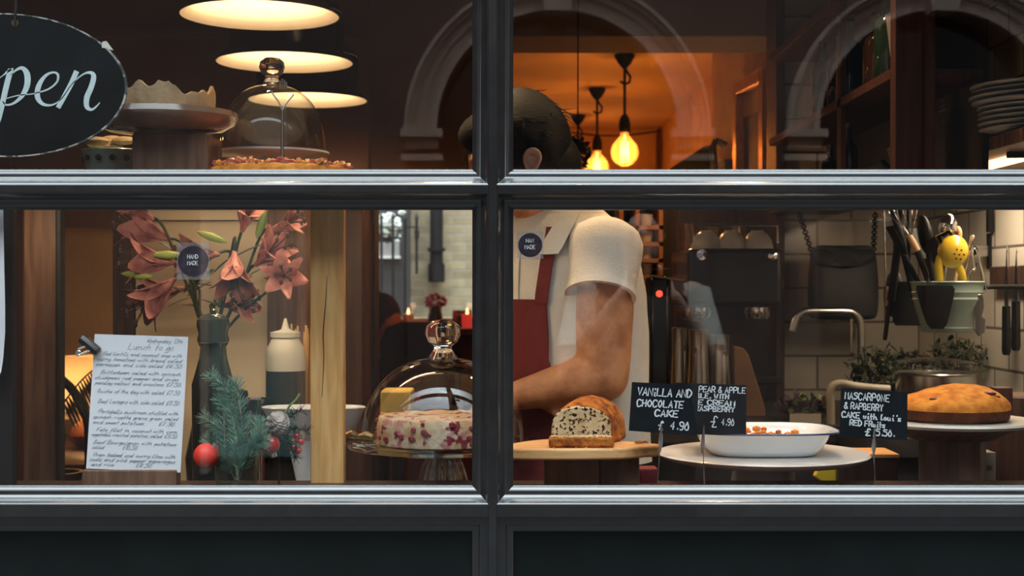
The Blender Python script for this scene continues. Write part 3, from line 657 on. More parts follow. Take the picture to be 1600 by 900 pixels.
# ------------------------------------------------------------------ high glass shelf with cakes (upper left)
ZS = ZC+.17
t = thing('display_shelf', 'display shelf behind the upper left panes, mostly hidden by the bar', 'shelf', (-.6, .32, ZS-.018))
bx((-1.28, .10, ZS-.016), (-.085, .58, ZS)).build('shelf_board', K['darkwood'], t, smooth=False, bevel=.002)
def open_shell(prof, c, n=64, wob=None):
    vs = []; fs = []; c = Vector(c)
    for j, (r, z) in enumerate(prof):
        for i in range(n):
            a = 2*PI*i/n; rr = r*(1+(wob(a, j) if wob else 0)); vs.append(c+Vector((rr*math.cos(a), rr*math.sin(a), z)))
    for j in range(len(prof)-1):
        for i in range(n): k = (i+1) % n; fs.append((j*n+i, j*n+k, (j+1)*n+k, (j+1)*n+i))
    return MB().add(vs, fs)
def dome(parent, c, r, h, knob, n=64, f=None):
    pr = [(r, 0), (r+.003, .003), (r, .006)]
    for i in range(1, 15):
        a = PI/2*i/14; pr.append((max(r*math.cos(a)**.80, .012), .006+(h-.006)*math.sin(a)))
    open_shell(pr, c, n).build('glass_bell', f or K['glassthin'], parent)
    c = Vector(c)
    # knob: solid moulded glass
    k = knob; zt = h
    MB().lathe([(.001, zt-.003), (.024*k, zt-.002), (.018*k, zt+.006*k), (.013*k, zt+.014*k), (.014*k, zt+.018*k), (.022*k, zt+.024*k), (.027*k, zt+.036*k), (.025*k, zt+.048*k), (.016*k, zt+.056*k), (.001, zt+.058*k)], c, 32).build('knob', K['solidglass'], parent)

# cake stand with the tall pie case
cx, cy = P(258, 0, .30).x, .30
t = thing('pedestal_block', 'dark square block holding up the pie case stand', 'block', (cx, cy, ZS))
bx((P(206, 0, .24).x, .24, ZS), (P(325, 0, .24).x, .36, ZC+.268)).build('block_body', K['walnut'], t, smooth=False, bevel=.003)
t = thing('cake_stand', 'brown glazed plate with thick rolled rim under the pie case', 'stand', (cx, cy, ZC+.268))
MB().lathe([(.001, 0), (.05, 0), (.055, .006), (.10, .010), (.122, .022), (.128, .034), (.124, .044), (.114, .046), (.105, .040), (.09, .036), (.001, .036)], (cx, cy, ZC+.268), 64).build('plate', mat('brown_glaze', (.16, .09, .05), .12, coat=.6, kind='noise', col2=(.30, .20, .13), scale=8), t)
MB().lathe([(.001, -.0), (.04, -.0), (.04, .001), (.001, .001)], (cx, cy, ZC+.268), 24).build('foot', K['black'], t)
t = thing('pie_case', 'pale baked pie case with a torn wavy rim, on the brown plate', 'pie', (cx, cy, ZC+.304))
def wv(a, j): return .02*math.sin(7*a+1)+.015*math.sin(13*a)
n = 90; vs = []; fs = []; rings = []
cz = ZC+.3055
def topz(a): return .040+.006*math.sin(3*a+.5)+.004*math.sin(9*a)+.003*math.sin(17*a+2)+(.007 if math.sin(5*a+2.2) > .8 else 0)
for (r, zf) in ((.078, 0), (.082, .0), (.086, .3), (.087, .6), (.087, .85), (.0855, 1.0), (.081, 1.02), (.079, .9), (.078, .3), (.077, .2)):
    rings.append([Vector((cx+r*(1+.012*math.sin(7*a)+.008*math.sin(19*a))*math.cos(a), cy+r*(1+.012*math.sin(7*a)+.008*math.sin(19*a))*math.sin(a), cz+zf*topz(a))) for a in [2*PI*i/n for i in range(n)]])
MB().loft(rings).build('pastry', K['crust'], t)
# lacy dish with biscuits, left behind the sign
cx2 = P(178, 0, .46).x
t = thing('lace_dish', 'teal pierced metal dish left of the pie block', 'dish', (cx2, .46, ZS))
open_shell([(.035, .004), (.05, .01), (.055, .04), (.06, .05), (.058, .052), (.05, .045), (.03, .012)], (cx2, .46, ZS+.038), 48).build('bowl', K['teal'], t)
MB().lathe([(.045, 0), (.02, .01), (.015, .035), (.04, .044)], (cx2, .46, ZS), 32).build('foot', K['teal'], t)
m_ = MB()
for i in range(14):
    a = 2*PI*i/14; m_.lathe([(.0005, -.002), (.006, -.001), (.006, .001), (.0005, .002)], (cx2+.0585*math.cos(a), .46+.0585*math.sin(a), ZS+.072), 10, axis=(math.cos(a), math.sin(a), 0))
m_.build('lace_edge', K['blackmat'], t)
for k in range(6):
    a = R.uniform(0, 6.28); c = Vector((cx2-.012+.035*math.cos(a)*(k > 0), .455+.03*math.sin(a), ZS+.098+.006*(k % 3)))
    t = tag(MB().ball(c, .024, 12, (1, 1, .35), Matrix.Rotation(R.uniform(-.5, .5), 3, 'X')).build('flaky_biscuit', K['crust']), 'golden flaky biscuit heaped on the lacy dish behind the open sign', 'biscuit', 'biscuits heaped on the lacy dish')
# cloche and tart
c = Vector((P(425, 0, .47).x, .47, ZC+.238))
t = thing('cake_cloche', 'glass bell cloche on a white plate behind the tart, upper left', 'cloche', (c.x, c.y, ZS))
MB().lathe([(.001, .0), (.035, 0), (.05, .004), (.02, .012), (.015, .03), (.03, .070), (.095, .078), (.109, .084), (.108, .088), (.09, .083), (.001, .082)], (c.x, c.y, ZS), 64).build('stand_plate', K['white'], t)
dome(t, (c.x, c.y, ZS+.085), .102, .130, .9)
t = thing('fruit_tart', 'glazed orange fruit tart with rough crust, in front of the cloche', 'tart', (P(440, 0, .22).x, .22, ZS))
tc_ = Vector((P(441, 0, .22).x, .22, ZS))
MB().lathe([(.10, 0), (.118, .004), (.122, .026), (.118, .034), (.110, .036), (.105, .030), (.001, .030)], tc_, 72, wob=lambda a, j: .012*math.sin(11*a)+.01*math.sin(23*a)).build('crust', K['caketop'], t)
m_ = MB()
for i in range(420):
    a = R.uniform(0, 6.28); r_ = .116*math.sqrt(R.random()); m_.ball(tc_+Vector((r_*math.cos(a), r_*math.sin(a), .032+R.uniform(0, .009)+.006*noise.noise(Vector((a*2, r_*30, 0))))), R.uniform(.004, .010), 6, (1.3, 1, .7), Matrix.Rotation(R.uniform(0, 3), 3, 'Y'))
m_.build('fruit_topping', K['tartfruit'], t)
t = thing('card_holder', 'silver forked wire card holder standing in the fruit tart', 'holder', P(441, 246, .17))
m_ = MB(); y = .17
m_.tube([P(441, 262, y), P(441, 225, y), P(441, 180, y), P(441, 172, y)], [.0035, .0028, .0022, .002], 8)
m_.tube([P(441, 173, y), P(436, 160, y), P(427, 148, y), P(424, 141, y)], .0013, 8); m_.tube([P(441, 173, y), P(447, 162, y), P(457, 150, y), P(459, 147, y)], .0013, 8)
m_.build('wire', K['steel'], t)
m_ = MB()
for du in (-5, -1, 3, 7): m_.tube([P(441+du, 138, y), P(441+du*.8, 122+abs(du)*.8, y)], .0018, 6)
m_.build('clip', K['steel'], t)

# ------------------------------------------------------------------ OPEN sign hanging in the pane
ys = .020; sc = S(ys)
t = thing('open_sign', 'dark oval sign with pale script reading open, hung inside the pane', 'sign', P(8, 133, ys))
n = 96; cx_, cv_ = 8, 133
ring = lambda r, y: [P(cx_+190*r*math.cos(2*PI*i/n), cv_-112*r*math.sin(2*PI*i/n)+.02*190*math.cos(2*PI*i/n), ys)+Vector((0, y, 0)) for i in range(n)]
MB().loft([ring(.985, 0), ring(1, .0008), ring(1, .004), ring(.985, .0048)]).build('sign_board', K['signface'], t)
m_ = MB(); outer = ring(1.003, -.0006); inner = ring(.985, -.0006); ob = ring(1.003, .0045)
m_.add(inner+outer+ob, [f for i in range(n) for f in ((i, (i+1) % n, n+(i+1) % n, n+i), (n+i, n+(i+1) % n, 2*n+(i+1) % n, 2*n+i))]); m_.build('worn_rim', K['worn'], t)
def sg(q):  # crop px (3x) -> plane coordinates
    return (q[0]/3.0*sc, -q[1]/3.0*sc)+((q[2]/3.0*sc,) if len(q) > 2 else ())
org = P(0, 0, ys)+Vector((0, -.0008, 0)); ex, ey = Vector((1, 0, 0)), Vector((0, 0, 1))
m_ = MB()
STR = [
 [(-10, 372, 3), (18, 352, 5), (40, 334, 12), (62, 322, 6)],
 [(50, 332, 26), (32, 400, 26), (14, 480, 25), (-4, 556, 22), (-14, 590, 14)],
 [(52, 352, 4), (78, 328, 10), (106, 320, 18), (128, 348, 28), (128, 400, 27), (104, 450, 20), (66, 484, 11), (30, 492, 8), (14, 476, 5)],
 [(30, 462, 4), (90, 447, 5), (150, 441, 5), (184, 432, 6)],
 [(184, 434, 6), (232, 416, 8), (268, 384, 9), (272, 350, 11), (248, 340, 9), (214, 356, 14), (184, 400, 23), (176, 450, 25), (196, 484, 17), (232, 494, 10), (268, 482, 6), (300, 450, 5), (326, 410, 5)],
 [(358, 340, 24), (336, 390, 24), (306, 446, 23), (276, 500, 22)],
 [(318, 420, 3), (356, 376, 5), (396, 346, 8), (428, 342, 16), (440, 362, 24), (428, 410, 25), (408, 458, 26), (408, 500, 22), (430, 514, 12), (452, 500, 7), (468, 482, 4)],
 # the O, beyond the edge of the picture
 [(-60, 330, 18), (-130, 300, 12), (-190, 340, 20), (-215, 420, 28), (-190, 500, 20), (-130, 520, 12), (-70, 470, 22), (-50, 400, 28), (-60, 330, 18)],
]
for st_ in STR: ribbon(m_, smoothline([sg(q) for q in st_], 7), org, ex, ey, .003, 0)
m_.build('lettering', K['signink'], t)
m_ = MB(); pts = [(480, 196), (500, 192), (532, 236), (512, 232), (494, 226), (478, 224)]
m_.prism([org+ex*sg(q)[0]+ey*sg(q)[1] for q in pts], (0, -.0004, 0)); m_.build('chipped_patch', mat('bare_plaster', (.62, .60, .52), .9), t, smooth=False)
MB().tube([P(24, 40, ys)+Vector((0, -.003, 0)), P(25, 10, ys), P(26, -120, ys), P(26, -190, ys)], .0022, 8).build('cord', K['blackmat'], t)
MB().lathe([(.003, -.001), (.0055, -.001), (.0055, .001), (.003, .001)], P(24, 36, ys)+Vector((0, -.001, 0)), 16, axis=(0, 1, 0)).build('eyelet', K['brass'], t)

# ------------------------------------------------------------------ lower left: posts, wall lamp, board
def post(name, u0, u1, y, d, mt, label, cat='post', zb=ZT, vt=None):
    z1 = ZC+.1535 if vt is None else P(0, vt, y).z
    o = MB().box((P(u0, 0, y).x, y, zb), (P(u1, 0, y).x, y+d, z1)).build(name, mt, smooth=False, bevel=.002)
    return tag(o, label, cat)
post('oak_post', 485, 537, .22, .03, K['oak'], 'pale golden oak post with a long crack, left of the glass cake dome')
post('wooden_post', 37, 87, .46, .05, K['walnut'], 'brown grained wooden post near the left edge of the window')
post('metal_post', 87, 94, .44, .03, K['blackmat'], 'thin black strip along the right side of the brown post')
post('wooden_batten', 20, 37, .60, .03, K['redwood'], 'narrow reddish batten beside the hanging white paper', vt=318)
post('dark_upright', 176, 211, .865, .04, K['darkwood'], 'dark upright between the amber wall and the lily flowers', vt=318)
post('wooden_partition', 540, 566, 1.0, .05, K['darkwood'], 'dark brown wooden panel just right of the oak post', zb=0, vt=312)
post('reddish_partition', 561, 578, 1.6, .04, K['redwood'], 'narrow reddish wooden panel beside the black door frame', zb=0, vt=312)
# crack in the oak post
o = MB(); ribbon(o, smoothline([((u-485)*S(.22), -(v-300)*S(.22), w_) for u, v, w_ in ((511, 430, .0006), (509, 470, .0014), (505, 520, .0018), (506, 560, .0014), (503, 620, .0006))], 4), P(485, 300, .2195), Vector((1, 0, 0)), Vector((0, 0, 1)), .001, 0)
oak = bpy.data.objects['oak_post']; o.build('crack', K['darkwood'], oak)
# beige board with groove, behind the lilies
t = thing('beige_board', 'beige boarded panel standing behind the lily flowers', 'board', P(350, 500, .86))
y = .86
bx((P(212, 0, y).x, y, ZT), (P(420, 0, y).x, y+.02, P(0, 346, y).z)).build('lower_panel', K['beige'], t, smooth=False, bevel=.001)
bx((P(212, 0, y).x, y-.002, P(0, 344, y).z), (P(420, 0, y).x, y+.018, P(0, 314, y).z)).build('upper_panel', K['beige'], t, smooth=False, bevel=.001)
bx((P(418, 0, y).x, y-.004, ZT), (P(486, 0, y).x, y+.02, P(0, 314, y).z)).build('side_panel', K['walnut'], t, smooth=False, bevel=.001)
# paper at the far left
t = thing('hanging_paper', 'white curling paper sheet hanging at the left edge of the window', 'paper', P(-10, 580, .05))
MB().loft([[P(-60, v, .03), P(a, v, .03+.01*math.sin(v/40)), P(a, v, .0306+.01*math.sin(v/40)), P(-60, v, .0306)] for v, a in ((325, 5), (380, 6), (430, 7), (480, 8), (520, 8), (560, 5), (580, 2), (590, -2))]).build('sheet', K['paper'], t)
tag(bx((P(-70, 0, .065).x, .065, ZK), (P(20, 0, .065).x, .085, P(0, 318, .065).z)).build('notice_board', K['blackmat'], smooth=False, bevel=.002), 'dark narrow board behind the hanging white paper', 'board')

# table lamp glowing behind the posts
y = 2.0; s = S(y); c = Vector((P(142, 0, y).x, y, P(0, 700, y).z))
tb = tag(bx((-2.4, 1.6, c.z-.04), (-.75, 2.4, c.z)).build('console_table', K['darkwood'], smooth=False, bevel=.004), 'dark console table under the glowing lamp', 'table')
for x in (-2.3, -.85):
    for yy in (1.7, 2.3): bx((x-.025, yy-.025, 0), (x+.025, yy+.025, c.z-.04)).build('leg', K['darkwood'], tb, smooth=False)
t = thing('table_lamp', 'glowing cream fabric lamp on a round terracotta base', 'lamp', c)
MB().lathe([(.03, 0), (.045, .01), (.062, .04), (.05, .07), (.025, .085), (.022, .10), (.001, .10)], c, 32).build('lamp_base', K['terracotta'], t)
hs = (650-556)*s; zb = (700-650)*s
shp = [(.118, zb), (.116, zb+.015), (.105, zb+.02), (.092, zb+.05), (.082, zb+.09), (.077, zb+hs)]
m_ = open_shell(shp, c, 40)
sm = bpy.data.materials.new('lit_fabric'); sm.use_nodes = True; nt = sm.node_tree; nt.nodes.clear()
oo = nt.nodes.new('ShaderNodeOutputMaterial'); d1 = nt.nodes.new('ShaderNodeBsdfDiffuse'); d2 = nt.nodes.new('ShaderNodeBsdfTranslucent'); mx = nt.nodes.new('ShaderNodeMixShader')
d1.inputs[0].default_value = (.75, .58, .40, 1); d2.inputs[0].default_value = (.60, .42, .24, 1); mx.inputs[0].default_value = .5
nt.links.new(d1.outputs[0], mx.inputs[1]); nt.links.new(d2.outputs[0], mx.inputs[2]); nt.links.new(mx.outputs[0], oo.inputs[0])
m_.build('lamp_shade', sm, t)
MB().ball(c+Vector((0, 0, zb+.09)), .025, 12).build('bulb', K['bulbwarm'], t)
lamp('table_lamp_light', 'POINT', c+Vector((0, 0, zb+.09)), 6.5, (1, .56, .22), .03)
# palm leaf in front of the lamp
t = thing('potted_palm', 'dark feathery palm leaves in front of the glowing table lamp', 'plant', P(92, 740, 1.25))
mb_=tag(MB().lathe([(.001,0),(.16,0),(.16,.02),(.03,.03),(.03,P(0,740,1.25).z-.11),(.14,P(0,740,1.25).z-.105),(.14,P(0,740,1.25).z-.086),(.001,P(0,740,1.25).z-.086)],(P(92,0,1.25).x,1.25,0),32).build('plant_stand',K['darkwood']),'dark round plant stand under the feathery palm','stand')
y = 1.25; m_ = MB()
def leafblade(mb, a, b, w_, up=Vector((0, -.2, 1)), n=6, droop=.0):
    a, b = Vector(a), Vector(b); d = b-a; s_ = d.cross(up).normalized(); L_ = []; q = []
    for i in range(n+1):
        f = i/n; ww = w_*math.sin(PI*min(f*.92+.06, 1))**.8; p = a+d*f+Vector((0, 0, -droop*f*f)); L_.append(p-s_*ww); q.append(p+s_*ww)
    k = n+1; th = d.cross(s_).normalized()*.0008
    vs = L_+q+[p+th for p in L_+q]; fs = []
    for i in range(n): fs += [(i, i+1, k+i+1, k+i), (2*k+i, 3*k+i, 3*k+i+1, 2*k+i+1), (i, 2*k+i, 2*k+i+1, i+1), (k+i, k+i+1, 3*k+i+1, 3*k+i)]
    mb.add(vs, fs)
for (p0, p1, cnt) in (((92, 640), (175, 562), 22), ((92, 650), (60, 580), 14), ((92, 560), (92, 700), 8)):
    a, b = P(*p0, y), P(*p1, y); q = [a+(b-a)*f+Vector((0, 0, .02*math.sin(PI*f))) for f in [i/cnt for i in range(cnt+1)]]
    m_.tube(q, .0022, 6)
    for i, p in enumerate(q[2:]):
        for sg_ in (-1, 1): leafblade(m_, p, p+Vector((.03*(1 if p1[0] > 92 else -1)+.01*sg_, -.03*sg_, -.055-.01*sg_)), .004, n=4)
m_.build('fronds', K['leafdark'], t)
MB().lathe([(.04, 0), (.055, .07), (.06, .09), (.05, .09), (.045, .075), (.001, .075)], P(92, 740, y)-Vector((0, 0, .085)), 24).build('pot', K['ceramicdark'], t)
MB().tube([P(92, 740, y)-Vector((0, 0, .02)), P(92, 640, y)], .004, 6).build('stem', K['leafdark'], t)

# bentwood chair hint at the far left bottom
t = thing('bentwood_chair', 'dark bentwood chair with hooped back near the left post', 'chair', (P(25, 0, 1.5).x, 1.5, 0))
m_ = MB(); hc = P(20, 690, 1.5); m_.tube([hc+Vector((.2*math.cos(a), .04*math.sin(a), .20*math.sin(a))) for a in [PI*i/16 for i in range(17)]], .012, 8)
m_.tube([hc+Vector((.13*math.cos(a), .04*math.sin(a), .14*math.sin(a))) for a in [PI*i/16 for i in range(17)]], .008, 8); m_.build('backrest', K['blackmat'], t)
sz = .72; MB().lathe([(.001, 0), (.20, 0), (.20, .03), (.001, .035)], (hc.x, 1.72, sz), 32).build('seat', K['darkwood'], t)
for a, b in ((-.2, 0), (.2, 0), (-.14, .34), (.14, .34)):
    MB().tube([(hc.x+a, 1.5+b*1.1, 0), (hc.x+a*.96, 1.53+b, sz if b else hc.z)], .013, 8).build('leg', K['blackmat'], t)

# ------------------------------------------------------------------ lilies
VC = P(335, 592, .72)
t = thing('lily_bouquet', 'large bouquet of dusky pink lilies in a tall dark vase', 'flowers', (VC.x, .72, ZT))
MB().lathe([(.001, 0), (.045, 0), (.055, .02), (.06, .10), (.045, .17), (.026, .20), (.022, .22), (.030, .235), (.034, .25), (.03, .262), (.02, .268), (.001, .268)], (VC.x, .72, ZT), 40).build('vase', K['ceramicdark'], t)
def lily(c, d, L=.10, mt='lily', spread=.55, n=6):
    c = Vector(c); d = Vector(d).normalized(); s_, u_ = frame_of(d); m_ = MB()
    for k in range(n):
        a = 2*PI*k/n+.3; o_ = s_*math.cos(a)+u_*math.sin(a); sd = d.cross(o_).normalized(); wd = .024 if k % 2 else .018
        prof = []
        for i in range(9):
            f = i/8; rad = L*(.05+spread*f**1.9); hgt = L*(.95*f-.30*max(0, f-.6)**1.2*2.2*spread); ww = wd*(L/.1)*math.sin(PI*(f*.88+.08))**.9
            p = c+d*hgt+o_*rad; cup = o_*(-.004) + d*.003
            prof.append([p-sd*ww+d*.004, p+cup, p+sd*ww+d*.004, p+sd*ww+d*.004+o_*.0012, p+cup+o_*.0016, p-sd*ww+d*.004+o_*.0012])
        m_.loft(prof)
    m_.lathe([(.004, -.012), (.007, 0), (.012*L/.1, L*.2), (.016*L/.1, L*.34)], c, 10, axis=d)
    o = m_.build('lily_flower', K[mt], t)
    q = MB()
    for k in range(5):
        a = 2*PI*k/5; e = c+d*L*1.05+(s_*math.cos(a)+u_*math.sin(a))*L*.22; q.tube([c+d*L*.3, c+d*L*.8+(e-c-d*L)*.5, e], .0012, 5); q.ball(e, .004, 6, (1, 1, 1.6))
    q.build('stamens', K['lilyedge'], o)
    return c
Y = .70
FL = [((268, 410), (-1, -.3, .10), .098, 'lily'), ((258, 372), (-1, -.1, .42), .10, 'lily'), ((335, 398), (-.75, -.75, -.05), .085, 'lily'), ((268, 440), (-.75, -.35, -.7), .105, 'lily'),
      ((280, 452), (-1, -.35, -.15), .092, 'lily'), ((232, 338), (-.6, -.5, .5), .06, 'lily'), ((404, 410), (.75, -.6, .55), .085, 'lilypink'), ((366, 400), (.1, -.5, -.95), .095, 'lilypink'),
      ((444, 432), (.15, -1, .05), .075, 'lilypink'), ((352, 476), (.9, -.5, .05), .075, 'lilypink'), ((432, 356), (.9, -.4, .35), .06, 'lilypink'), ((380, 355), (.3, -.5, .6), .07, 'lilypink')]
m_ = MB(); nk = P(335, 500, .72)
for (uv, d, L, mt) in FL:
    y = Y+R.uniform(-.04, .05); c = P(*uv, y); lily(c, d, L, mt, spread=.62 if d[1] < -.9 else .5); dd = Vector(d).normalized()
    m_.tube(smoothline([tuple(nk-Vector((0, 0, .05))), tuple(nk+(c-nk)*.4+Vector((0, 0, -.02))), tuple(c-dd*.04), tuple(c)], 5), .0032, 7)
for i in range(26):
    f = R.uniform(.2, .9); e = P(*R.choice(FL)[0], Y); p = nk+(e-nk)*f; q = p+Vector((R.uniform(-.06, .06), R.uniform(-.04, .02), R.uniform(-.01, .05))); leafblade(m_, p, q, .007, n=5, droop=.01)
m_.build('stems', K['leafdark'], t)
# buds
m_ = MB()
for uv, dv in (((262, 398), (-1, 0, 0)), ((330, 370), (1, 0, -.35)), ((215, 430), (-1, 0, .1)), ((408, 352), (.4, -.3, 1))):
    m_ = MB(); c = P(*uv, .64); m_.lathe([(.001, -.03), (.006, -.02), (.009, 0), (.006, .022), (.001, .034)], c, 10, axis=dv); m_.build('bud', K['greenleaf'], t)

# pepper mill, foil jar, squeeze bottle, skewers
pm = P(333, 600, .46)
t = thing('pepper_mill', 'tall dark turned pepper mill left of the squeeze bottle', 'pepper mill', (pm.x, .46, ZT))
zt = pm.z-ZT
MB().lathe([(.001, 0), (.036, 0), (.038, .02), (.034, .05), (.038, .09), (.040, zt), (.034, zt+.02), (.026, zt+.05), (.024, zt+.07), (.029, zt+.078)], (pm.x, .46, ZT), 36).build('mill_body', K['ceramicdark'], t)
MB().lathe([(.029, zt+.079), (.030, zt+.085), (.027, zt+.095), (.031, zt+.11), (.030, zt+.122), (.02, zt+.130), (.006, zt+.134), (.007, zt+.139), (.001, zt+.143)], (pm.x, .46, ZT), 36).build('mill_head', K['ceramicdark'], t)
jc = P(377, 548, .60)
t = thing('dark_crock', 'wide dark lidded crock between the pepper mill and squeeze bottle', 'crock', (jc.x, .60, ZT))
MB().lathe([(.001, 0), (.048, 0), (.055, .03), (.057, .16), (.050, .195), (.052, .20), (.054, .205), (.001, .21)], (jc.x, .60, ZT), 36).build('crock_body', K['ceramicdark'], t)
MB().lathe([(.054, .206), (.045, .218), (.02, .226), (.01, .228), (.014, .238), (.012, .246), (.001, .25)], (jc.x, .60, ZT), 36).build('lid', K['ceramicdark'], t)
jc = P(395, 545, .48)
t = thing('milk_jug', 'shiny pewter jug with a crinkled spout behind the pine sprig', 'jug', (jc.x, .48, ZT))
MB().lathe([(.001, 0), (.026, 0), (.026, .18), (.022, .20), (.024, .215), (.03, .235), (.031, .24), (.029, .24), (.024, .22), (.001, .19)], (jc.x, .48, ZT), 32, wob=lambda a, j: .12*math.cos(a) if j in (6, 7) else 0).build('jug_body', K['chrome'], t)
MB().tube([(jc.x, .456, ZT+.13), (jc.x-.008, .43, ZT+.15), (jc.x-.008, .428, ZT+.19), (jc.x, .454, ZT+.215)], .003, 8).build('handle', K['chrome'], t)
bc = P(446, 640, .53)
t = thing('squeeze_bottle', 'pale squeeze bottle with pointed nozzle and dark sauce inside', 'bottle', (bc.x, .53, ZT))
s = S(.53); zz = lambda v: P(0, v, .53).z-ZT
MB().lathe([(.001, 0), (.036, 0), (.038, .005), (.038, zz(579))], (bc.x, .53, ZT), 36).build('sauce_fill', K['syrup'], t)
MB().lathe([(.038, zz(579)), (.038, zz(556)), (.036, zz(545)), (.028, zz(532)), (.026, zz(528)), (.026, zz(526))], (bc.x, .53, ZT), 36).build('bottle_shoulder', K['frosted'], t)
MB().lathe([(.029, zz(527)), (.029, zz(519)), (.012, zz(516)), (.008, zz(514)), (.003, zz(498)), (.001, zz(497))], (bc.x, .53, ZT), 32).build('nozzle', K['frosted'], t)
sc_ = Vector((P(471, 0, .62).x, .62, ZT))
t = thing('skewer_cup', 'dark cup packed with wooden skewers left of the oak post', 'cup', sc_)
MB().lathe([(.001, 0), (.026, 0), (.030, .16), (.028, .16), (.025, .01), (.001, .008)], sc_, 28).build('cup_body', K['ceramicdark'], t)
for i in range(14):
    a = 2*PI*i/14*2.4; q = sc_+Vector((.013*math.cos(a), .013*math.sin(a), .02)); e = q+Vector((.007*math.cos(a), .007*math.sin(a), P(0, 510+R.uniform(-4, 12), .62).z-ZT-.02))
    MB().tube([q, e], .0022, 6).build('skewer', K['bamboo'], t)
# white dish passing behind the oak post
t = thing('white_tray', 'long white oval dish passing behind the oak post', 'dish', P(490, 700, .42))
c = Vector((P(490, 0, .43).x, .43, ZT))
zz0 = P(0, 640, .38).z-ZT
m_ = MB(); 
prof = [(.001, zz0-.06), (.62, zz0-.06), (.80, zz0-.045), (.93, zz0-.01), (1.0, zz0), (.98, zz0+.002), (.9, zz0-.008), (.76, zz0-.04), (.6, zz0-.052), (.001, zz0-.052)]
m_.lathe([(r*.098, z) for r, z in prof], c, 56, sx_=1.0, sy_=.48); m_.build('dish_body', K['white'], t)
MB().lathe([(.035, 0), (.03, .01), (.02, .03), (.05, zz0-.056)], c, 32, sy_=.6).build('foot', K['white'], t)

# menu sheet on its block with bulldog clip
ym = .055; s = S(ym)
t = thing('menu_block', 'brown wooden block stand behind the handwritten menu', 'stand', P(206, 757, ym))
z0 = ZK
MB().box((P(132, 0, ym+.01).x, ym-.004, z0), (P(279, 0, ym+.01).x, ym+.026, P(0, 734, ym).z)).build('block_base', K['walnut'], t, smooth=False, bevel=.002)
MB().box((P(150, 0, ym).x, ym+.012, P(0, 734, ym).z), (P(276, 0, ym).x, ym+.02, P(0, 540, ym).z)).build('back_plate', K['walnut'], t, smooth=False, bevel=.002)
t = thing('menu_sheet', 'white sheet of handwritten menu in a clip, lower left', 'menu', P(210, 738, ym))
TL, TR, BR, BL = P(148, 522, ym), P(294, 526.5, ym), P(282, 738.5, ym), P(134.5, 732, ym)
MB().prism([BL, BR, TR, TL], (0, .0006, 0)).build('paper_sheet', K['paper'], t, smooth=False)
rr = random.Random(3)
lines = [("Wednesday 13th", .56, .018, .0066), ("Lunch to go", .36, .055, .0105), ("Red lentils and coconut soup with", .10, .125, .0060), ("curry tomatoes with bread salad", .04, .165, .0060),
 ("parmesan and side salad £6.50", .04, .205, .0060), ("Butterbean salad with spinach", .09, .262, .0060), ("chickpeas red pepper and onion", .03, .302, .0060), ("parsley walnut and croutons £7.50", .04, .342, .0060),
 ("Quiche of the day with salad £7.50", .06, .402, .0064), ("Beef Lasagne with side salad £8.50", .08, .478, .0064), ("Portobello mushroom stuffed with", .09, .555, .0060), ("spinach ricotta grana green salad", .04, .595, .0060),
 ("and sweet potatoes      £7.90", .04, .635, .0060), ("Feta filet in coconut with corn", .08, .690, .0060), ("vegetable roasted potatoes salad £9.50", .03, .727, .0057), ("Beef Bourguignon with potatoes", .06, .783, .0060),
 ("salad         £10.50", .05, .820, .0060), ("Oven baked cod curry lime with", .06, .876, .0060), ("soda and pink pepper asparagus", .03, .912, .0060), ("and rice         £8.50", .05, .948, .0060)]
m_ = MB(); ex = (TR-TL).normalized(); ey = (TL-BL).normalized(); Wd = (TR-TL).length; Hd = (TL-BL).length
for tx, fx, fy, h in lines:
    avail = Wd*(.95-fx); tw = text_width(tx, h, 1.0); k = min(1.4 if len(tx) > 20 else 1.15, avail/tw)
    o_ = TL+ex*(fx*Wd)-ey*(fy*Hd+h)+Vector((0, -.0001, 0))
    write(m_, tx, 0, 0, h, o_, ex*k, ey, .00031, shear=.45, jit=.04, sp=1.0, rnd=rr, k=2, lift=.0001)
m_.build('handwriting', K['ink'], t)
t = thing('bulldog_clip', 'black and steel bulldog clip gripping the menu corner', 'clip', P(140, 545, ym))
M_ = Matrix.Rotation(-.95, 3, 'Y'); c = P(143, 540, ym-.006)
m_ = MB(); m_.tube([P(127, 528, ym-.006), P(131, 531, ym-.006), P(150, 547, ym-.006), P(154, 550, ym-.006)], [.0075, .0085, .0085, .0075], 6); m_.build('clip_body', K['black'], t, bevel=.0008)
c = P(130, 541, ym-.006)
m_ = MB()
for (a, b) in (((140, 538), (122, 546)), ((146, 545), (126, 554))):
    m_.tube([P(*a, ym-.008), P(*b, ym-.012)], [.0022, .0018], 8)
m_.tube([P(122, 546, ym-.012), P(119, 551, ym-.012), P(121, 556, ym-.012), P(126, 554, ym-.012)], .0018, 8); m_.ball(P(123, 551, ym-.012), .0042, 12, (1, .4, 1))
m_.build('lever', K['chrome'], t)

